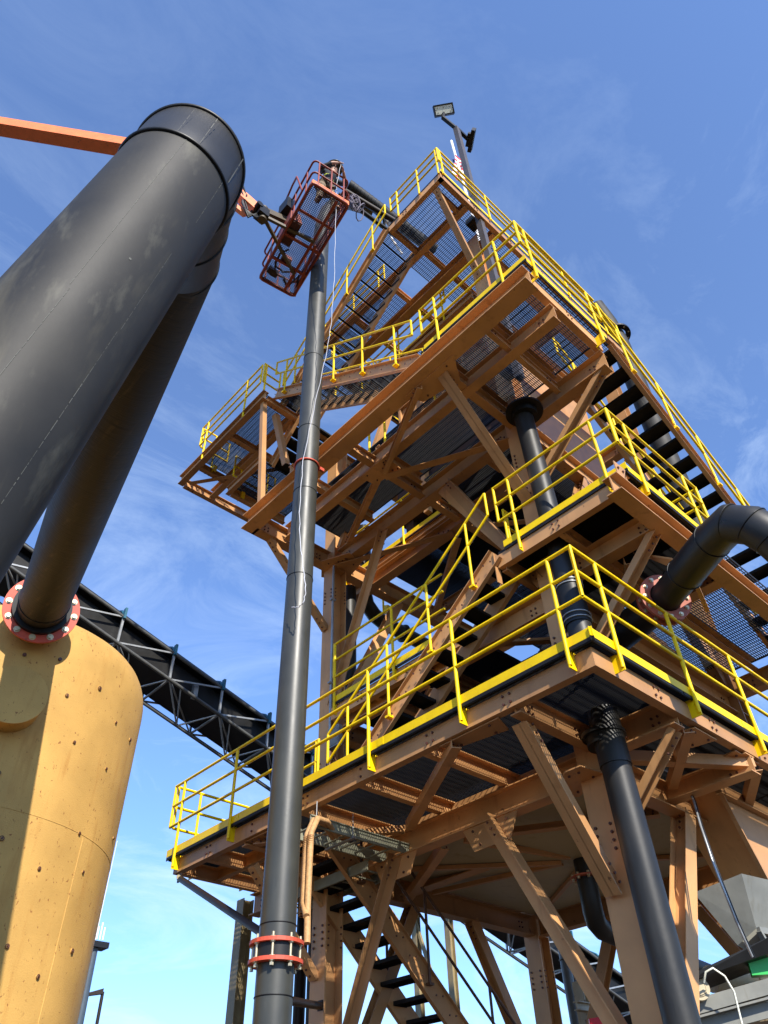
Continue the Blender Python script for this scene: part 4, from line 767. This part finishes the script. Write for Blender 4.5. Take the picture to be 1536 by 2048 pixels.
skinned('shirt', [clN[i] for i in (0, 1, 2, 3, 7, 8, 9, 11, 12, 13)], [(0, 1), (1, 2), (2, 3), (3, 4), (4, 5), (5, 6), (3, 7), (7, 8), (8, 9)], CLOTH, person)
skinned('trousers', [clN[i] for i in (0, 15, 16, 17, 18, 19, 20)], [(0, 1), (1, 2), (2, 3), (0, 4), (4, 5), (5, 6)], CAMO, person)
skinned('vest', [(x, y, z, r * 1.12, q * 1.12) for x, y, z, r, q in [clN[i] for i in (1, 2)]], [(0, 1)], HIVIS, person)
for k, s_ in ((17, 21), (20, 22)): a = clN[k]; c = clN[s_]; skinned('boot', [(a[0], a[1], a[2] + .06, .062), (a[0], a[1], a[2] - .03, .06), (c[0], c[1], c[2] - .0, .05)], [(0, 1), (1, 2)], BOOT, person)
H = V(fx + .08, fy - .155, fz + 1.69); b = MB(); rings = []
for rr, zz in ((.185, -.015), (.188, -.004), (.135, .012), (.128, .045), (.112, .085), (.075, .115), (.02, .13)): rings.append([H + V(rr * math.cos(a * math.pi / 12), rr * 1.08 * math.sin(a * math.pi / 12), zz + .02) for a in range(24)])
b.loft(rings); b.build('hard_hat', HELM, person)
b = MB(); hf = V(-.35, -.85, -.1).normalized(); sx = V(.85, -.35, 0).normalized(); hc = V(fx + .08, fy - .155, fz + 1.635)
b.loft([[hc + hf * (.085 + e * .035) + sx * (.016 * (1 - e * .6)) * math.cos(a) + V(0, 0, -.005 - .010 * e) + V(0, 0, 1) * (.024 * (1 - e * .5)) * math.sin(a) for a in [i * math.pi / 4 for i in range(8)]] for e in (0, .5, 1)])
for sg in (-1, 1): b.cyl(hc + hf * .088 + sx * sg * .034 + V(0, 0, .018), hc + hf * .097 + sx * sg * .034 + V(0, 0, .018), .013, n=10, mi=1); b.tube([hc + sx * sg * .092 + V(0, 0, .02), hc + sx * sg * .105 + V(0, 0, .0), hc + sx * sg * .092 + V(0, 0, -.025)], .010, 6)
b.cyl(hc + hf * .086 + V(0, 0, -.045) - sx * .02, hc + hf * .086 + V(0, 0, -.045) + sx * .02, .006, n=8, mi=2)
b.build('face', [SKIN, BLK, BOOT], person)
b = MB(); hand = V(fx + .03, fy - .46, fz + 1.40)
pts = [hand, V(-1.42, 2.28, 16.9), V(-1.30, 2.43, 15.54), V(-1.10, 2.67, 14.0), V(-1.0, 2.84, 12.9), V(-.94, 3.00, 12.35), V(-.92, 3.28, 11.2), V(-.915, 3.53, 10.0), V(-.92, 3.53, 9.0), V(-.93, 3.45, 8.3), V(-.94, 3.30, 7.66), V(-.95, 3.22, 7.3), V(-.95, 3.26, 7.14), V(-.95, 3.36, 7.13), V(-.94, 3.52, 7.22)]
fine = []
for i in range(len(pts) - 1):
    for k in range(6): fine.append(pts[i].lerp(pts[i + 1], k / 6) + V(.008 * math.sin(i * 5 + k * 2.1), 0, 0))
b.tube(fine + [pts[-1]], .0055, 6); tag(b.build('rope', ROPE), 'thin white rope hanging from the worker down along the front riser', 'rope')
b = MB()
for i in range(9):
    a = random.random() * 6; c = V(-.55, 2.62, 17.75) + V(random.uniform(-.12, .12), random.uniform(-.08, .08), random.uniform(-.1, .1)); b.tube([c + V(.10 * math.cos(t * .7 + a), .06 * math.sin(t * .7 + a), .26 * math.sin(t * .7 + i)) for t in range(9)], .012, 6)
tag(b.build('rope_bundle', mat('grey_sling', (0.14, 0.12, 0.15), 0.8)), 'grey tangle of slings and rope coiled at the basket corner near the worker', 'rope')

# ================================================================== LIGHT MAST, FLAG
lm = thing('light_mast', 'square bronze light mast bolted to the tower with two floodlights on top', 'light pole', (1.30, .82, 11.3))
b = MB(); b.bar((1.30, .80, 11.3), (1.30, .82, 22.0), .125, .125, (1, 0, 0)); b.build('mast', mat('bronze_mast', (.085, .070, .060), .4), lm)
b = MB(); b.bar((1.30, .82, 22.0), (.96, .94, 22.38), .085, .085); b.bar((.96, .94, 22.36), (.95, .88, 22.56), .06, .06); b.build('bracket_arm', BLK, lm); b = MB(); b.bar((1.33, .80, 21.95), (1.66, .76, 21.80), .085, .12); b.build('bracket_arm', BLK, lm)
for z in (11.6, 16.9): b = MB(); b.box((1.2, .9, z), (1.45, 1.1, z + .2)); b.build('clamp', BLK, lm)
def flood(c, aim, up, name='floodlight'):
    c = V(c); a = V(aim).normalized(); u = V(up); u = (u - a * u.dot(a)).normalized(); s_ = a.cross(u); b = MB()
    w2, h2 = .27, .14
    b.bar(c - a * .08, c, w2 * 2, h2 * 2, u); b.bar(c - a * .16, c - a * .08, w2 * 1.2, h2 * 1.2, u)
    b.bar(c, c + a * .02, w2 * 2, .02, u, (0, h2 - .01)); b.bar(c, c + a * .02, w2 * 2, .02, u, (0, -h2 + .01)); b.bar(c, c + a * .02, .02, h2 * 2 - .04, u, (w2 - .01, 0)); b.bar(c, c + a * .02, .02, h2 * 2 - .04, u, (-w2 + .01, 0))
    f = b.build(name, BLK, lm); b = MB(); b.bar(c, c + a * .006, w2 * 2 - .07, h2 * 2 - .07, u)
    for i in (-1, 0, 1):
        for j in (-1, 1): p = c + a * .006 + s_ * i * .17 + u * j * .06; b.bar(p, p + a * .008, .022, .018, u, mi=1)
    b.build('lens', [LENS, LED], f)
flood((.94, .84, 22.70), (-.34, -.58, -.74), (-.1, .25, 1)); flood((1.78, .70, 21.84), (.75, -.55, -.25), (.30, -.1, 1))
fl = thing('flag', 'red and white striped flag drooping on a white staff behind the light mast', 'flag', (1.75, .9, 17.2))
b = MB(); b.cyl((2.2, 1.42, 17.0), (2.2, 1.58, 24.3), .04, n=10); b.build('staff', FLAGW, fl)
b = MB(); nx, nz = 10, 26
vs = []; fs = []; 
for j in range(nz + 1):
    for i in range(nx + 1):
        u = i / nx; z = 23.2 - j / nz * 1.5; sp = .27 * (1 - .35 * abs(j / nz - .5)); vs.append(V(2.15 + u * sp * .35, 1.66 - u * sp * 1.3, z - u * .35) + V(.09 * math.sin(u * 9 + j * .25), .03 * math.cos(u * 8 + j * .3), 0))
b.v = vs
for j in range(nz):
    for i in range(nx): b.f.append([j * (nx + 1) + i, j * (nx + 1) + i + 1, (j + 1) * (nx + 1) + i + 1, (j + 1) * (nx + 1) + i]); b.mi.append(2 if (j < 9 and i < 4) else ((j // 2) % 2)); b.sm.append(True)
b.build('cloth', [FLAGR, FLAGW, FLAGB], fl)

# ================================================================== FAR OBJECTS
ms = thing('antenna_mast', 'far grey monopole with white antenna whips beside the tank edge', 'mast', (22.3, 60.0, 0)); b = MB(); b.cyl((22.4, 60.2, 0), (22.0, 59.6, 17.0), .42, .30, 14); b.build('monopole', mat('slate_pole', (.05, .07, .09), .5), ms)
b = MB(); b.cyl((21.9, 59.5, 17.0), (21.3, 57.9, 24.0), .035, .025, 8); b.cyl((21.6, 59.6, 17.0), (21.2, 58.6, 21.0), .05, .04, 8)
for i in range(5): b.cyl((21.5 + .25 * i, 59.5, 17.2), (21.5 + .25 * i, 59.5, 18.1 + .3 * (i % 2)), .06, n=6)
b.build('antenna', FLAGW, ms); b = MB(); b.box((21.2, 59.0, 16.6), (22.9, 60.2, 17.0)); b.build('antenna_platform', BLK, ms)
sp = thing('street_lamp', 'small far street lamp with single flat head low at left', 'street lamp', (23.7, 59.8, 0)); b = MB(); b.cyl((23.7, 59.8, 0), (23.45, 59.7, 13.9), .16, .12, 10); b.build('pole', BRONZE, sp); b = MB(); b.hexa([(22.1, 60.3, 13.55), (23.4, 59.5, 13.75), (23.5, 59.9, 13.75), (22.2, 60.6, 13.55), (22.3, 60.2, 13.75), (23.4, 59.5, 14.1), (23.5, 59.9, 14.1), (22.4, 60.5, 13.75)]); b.build('lamp_head', BRONZE, sp)
b = MB(); b.ibeam((6.45, 5.25, 0), (6.45, 5.25, 4.15), .19, .19, (1, 0, 0)); b.ibeam((6.1, 5.15, 3.78), (6.55, 5.15, 3.78), .12, .12); tag(b.build('post', BEIGE), 'beige H section post with a bolted stub next to the back column', 'post')

# ================================================================== LOWER RIGHT MACHINERY
hpz = thing('feed_hopper', 'light grey steel feed hopper at lower right beneath the tan chute', 'hopper', (3.3, 1.0, 3.4))
b = MB(); b.add([(2.92, 1.17, 3.96), (3.22, .72, 4.10), (4.5, .60, 4.15), (4.2, 1.5, 4.0), (3.38, 1.08, 3.50), (3.46, .86, 3.63), (4.1, .80, 3.66), (4.0, 1.2, 3.5)], [(0, 1, 5, 4), (1, 2, 6, 5), (2, 3, 7, 6), (3, 0, 4, 7)]); b.build('hopper_shell', GREY, hpz)
b = MB(); b.bar((3.46, .84, 3.61), (4.2, .78, 3.64), .04, .06); b.bar((3.46, .84, 3.6), (3.75, .80, 3.0), .06, .03); b.build('support_rib', GREY, hpz)
cb = thing('belt_conveyor', 'short conveyor with black skirt and beige frame at lower right under grey hopper', 'conveyor', (3.1, 1.2, 2.9))
b = MB(); b.hexa([(2.80, 1.50, 3.16), (3.40, .55, 3.40), (3.9, .8, 3.40), (3.4, 1.7, 3.16), (2.80, 1.50, 3.20), (3.32, .60, 3.52), (3.9, .8, 3.52), (3.4, 1.7, 3.20)]); b.build('belt_skirt', BLK, cb)
b = MB(); b.cyl((2.95, 1.42, 3.12), (3.05, 1.50, 3.12), .105, n=32); b.build('bearing_housing', BEIGE, cb); b = MB(); b.torus((2.947, 1.418, 3.12), (-.78, -.62, 0), .07, .006, 28); b.cyl((2.935, 1.408, 3.12), (2.95, 1.42, 3.12), .06, n=24); b.build('bearing_cap', BEIGE, cb)
b = MB(); b.bar((3.0, 1.62, 2.97), (3.62, .62, 3.16), .10, .13); b.bar((3.02, 1.70, 2.80), (3.66, .66, 2.98), .04, .13); b.bar((3.0, 1.6, 2.885), (3.64, .6, 3.07), .12, .02); b.build('side_frame', GREY, cb)
b = MB(); b.bar((3.5, 1.0, 2.2), (3.7, .9, 2.95), .12, .12); b.bar((3.1, 1.7, 0), (3.1, 1.7, 2.8), .1, .1); b.bar((3.8, .75, 0), (3.8, .75, 2.9), .1, .1); b.build('leg', GREY, cb)
b = MB(); b.cyl((3.6, 1.6, 3.30), (4.8, 1.1, 3.42), .13, n=20); b.box((3.9, 1.2, 2.9), (4.6, 1.7, 3.25)); b.build('drive_motor', BEIGE, cb)
b = MB(); b.hexa([(3.28, .98, 3.20), (3.42, .82, 3.20), (3.55, .9, 3.20), (3.4, 1.05, 3.20), (3.28, .98, 3.36), (3.42, .82, 3.36), (3.55, .9, 3.36), (3.4, 1.05, 3.36)])
tag(b.build('junction_box', GREEN), 'bright green plastic box at the lower right edge by the conveyor', 'box')
b = MB(); b.hexa([(3.72, 3.35, 3.02), (3.85, 3.12, 3.0), (3.95, 3.2, 3.0), (3.82, 3.42, 3.02), (3.74, 3.35, 3.18), (3.82, 3.18, 3.19), (3.92, 3.25, 3.19), (3.82, 3.42, 3.18)])
tag(b.build('warning_light', BRED), 'bright red plastic beacon piece at the bottom edge behind the long brace', 'beacon')
for i, (dx, lb) in enumerate(((0, 'left'), (.035, 'right'))):
    b = MB(); b.tube([V(3.2 + dx, 1.0, 5.12), V(2.9 + dx, .85, 4.85), V(2.55 + dx, .70, 4.45), V(2.35 + dx, .60, 4.0), V(2.45 + dx, .60, 3.5), V(2.62 + dx, .63, 3.22)], .012, 8); tag(b.build('cable', BLK if i else LGALV), lb +  ' one of two thin cables hanging from above down to the green box', 'cable', 'pair of hanging cables')
b = MB(); b.tube([V(2.85, 1.30, 3.14), V(2.83, 1.24, 3.22), V(2.88, 1.18, 3.25), V(2.96, 1.12, 3.18), V(3.02, 1.10, 3.05), V(3.02, 1.12, 2.7)], .010, 8); tag(b.build('cable', LENS), 'white looping cable beside the round bearing housing', 'cable')
b = MB(); b.cyl((8.2, 2.4, 0), (8.2, 2.4, 5.2), .07, n=12); tag(b.build('downpipe', DGREY), 'slender dark post against the sky right of the right front brace', 'pipe')
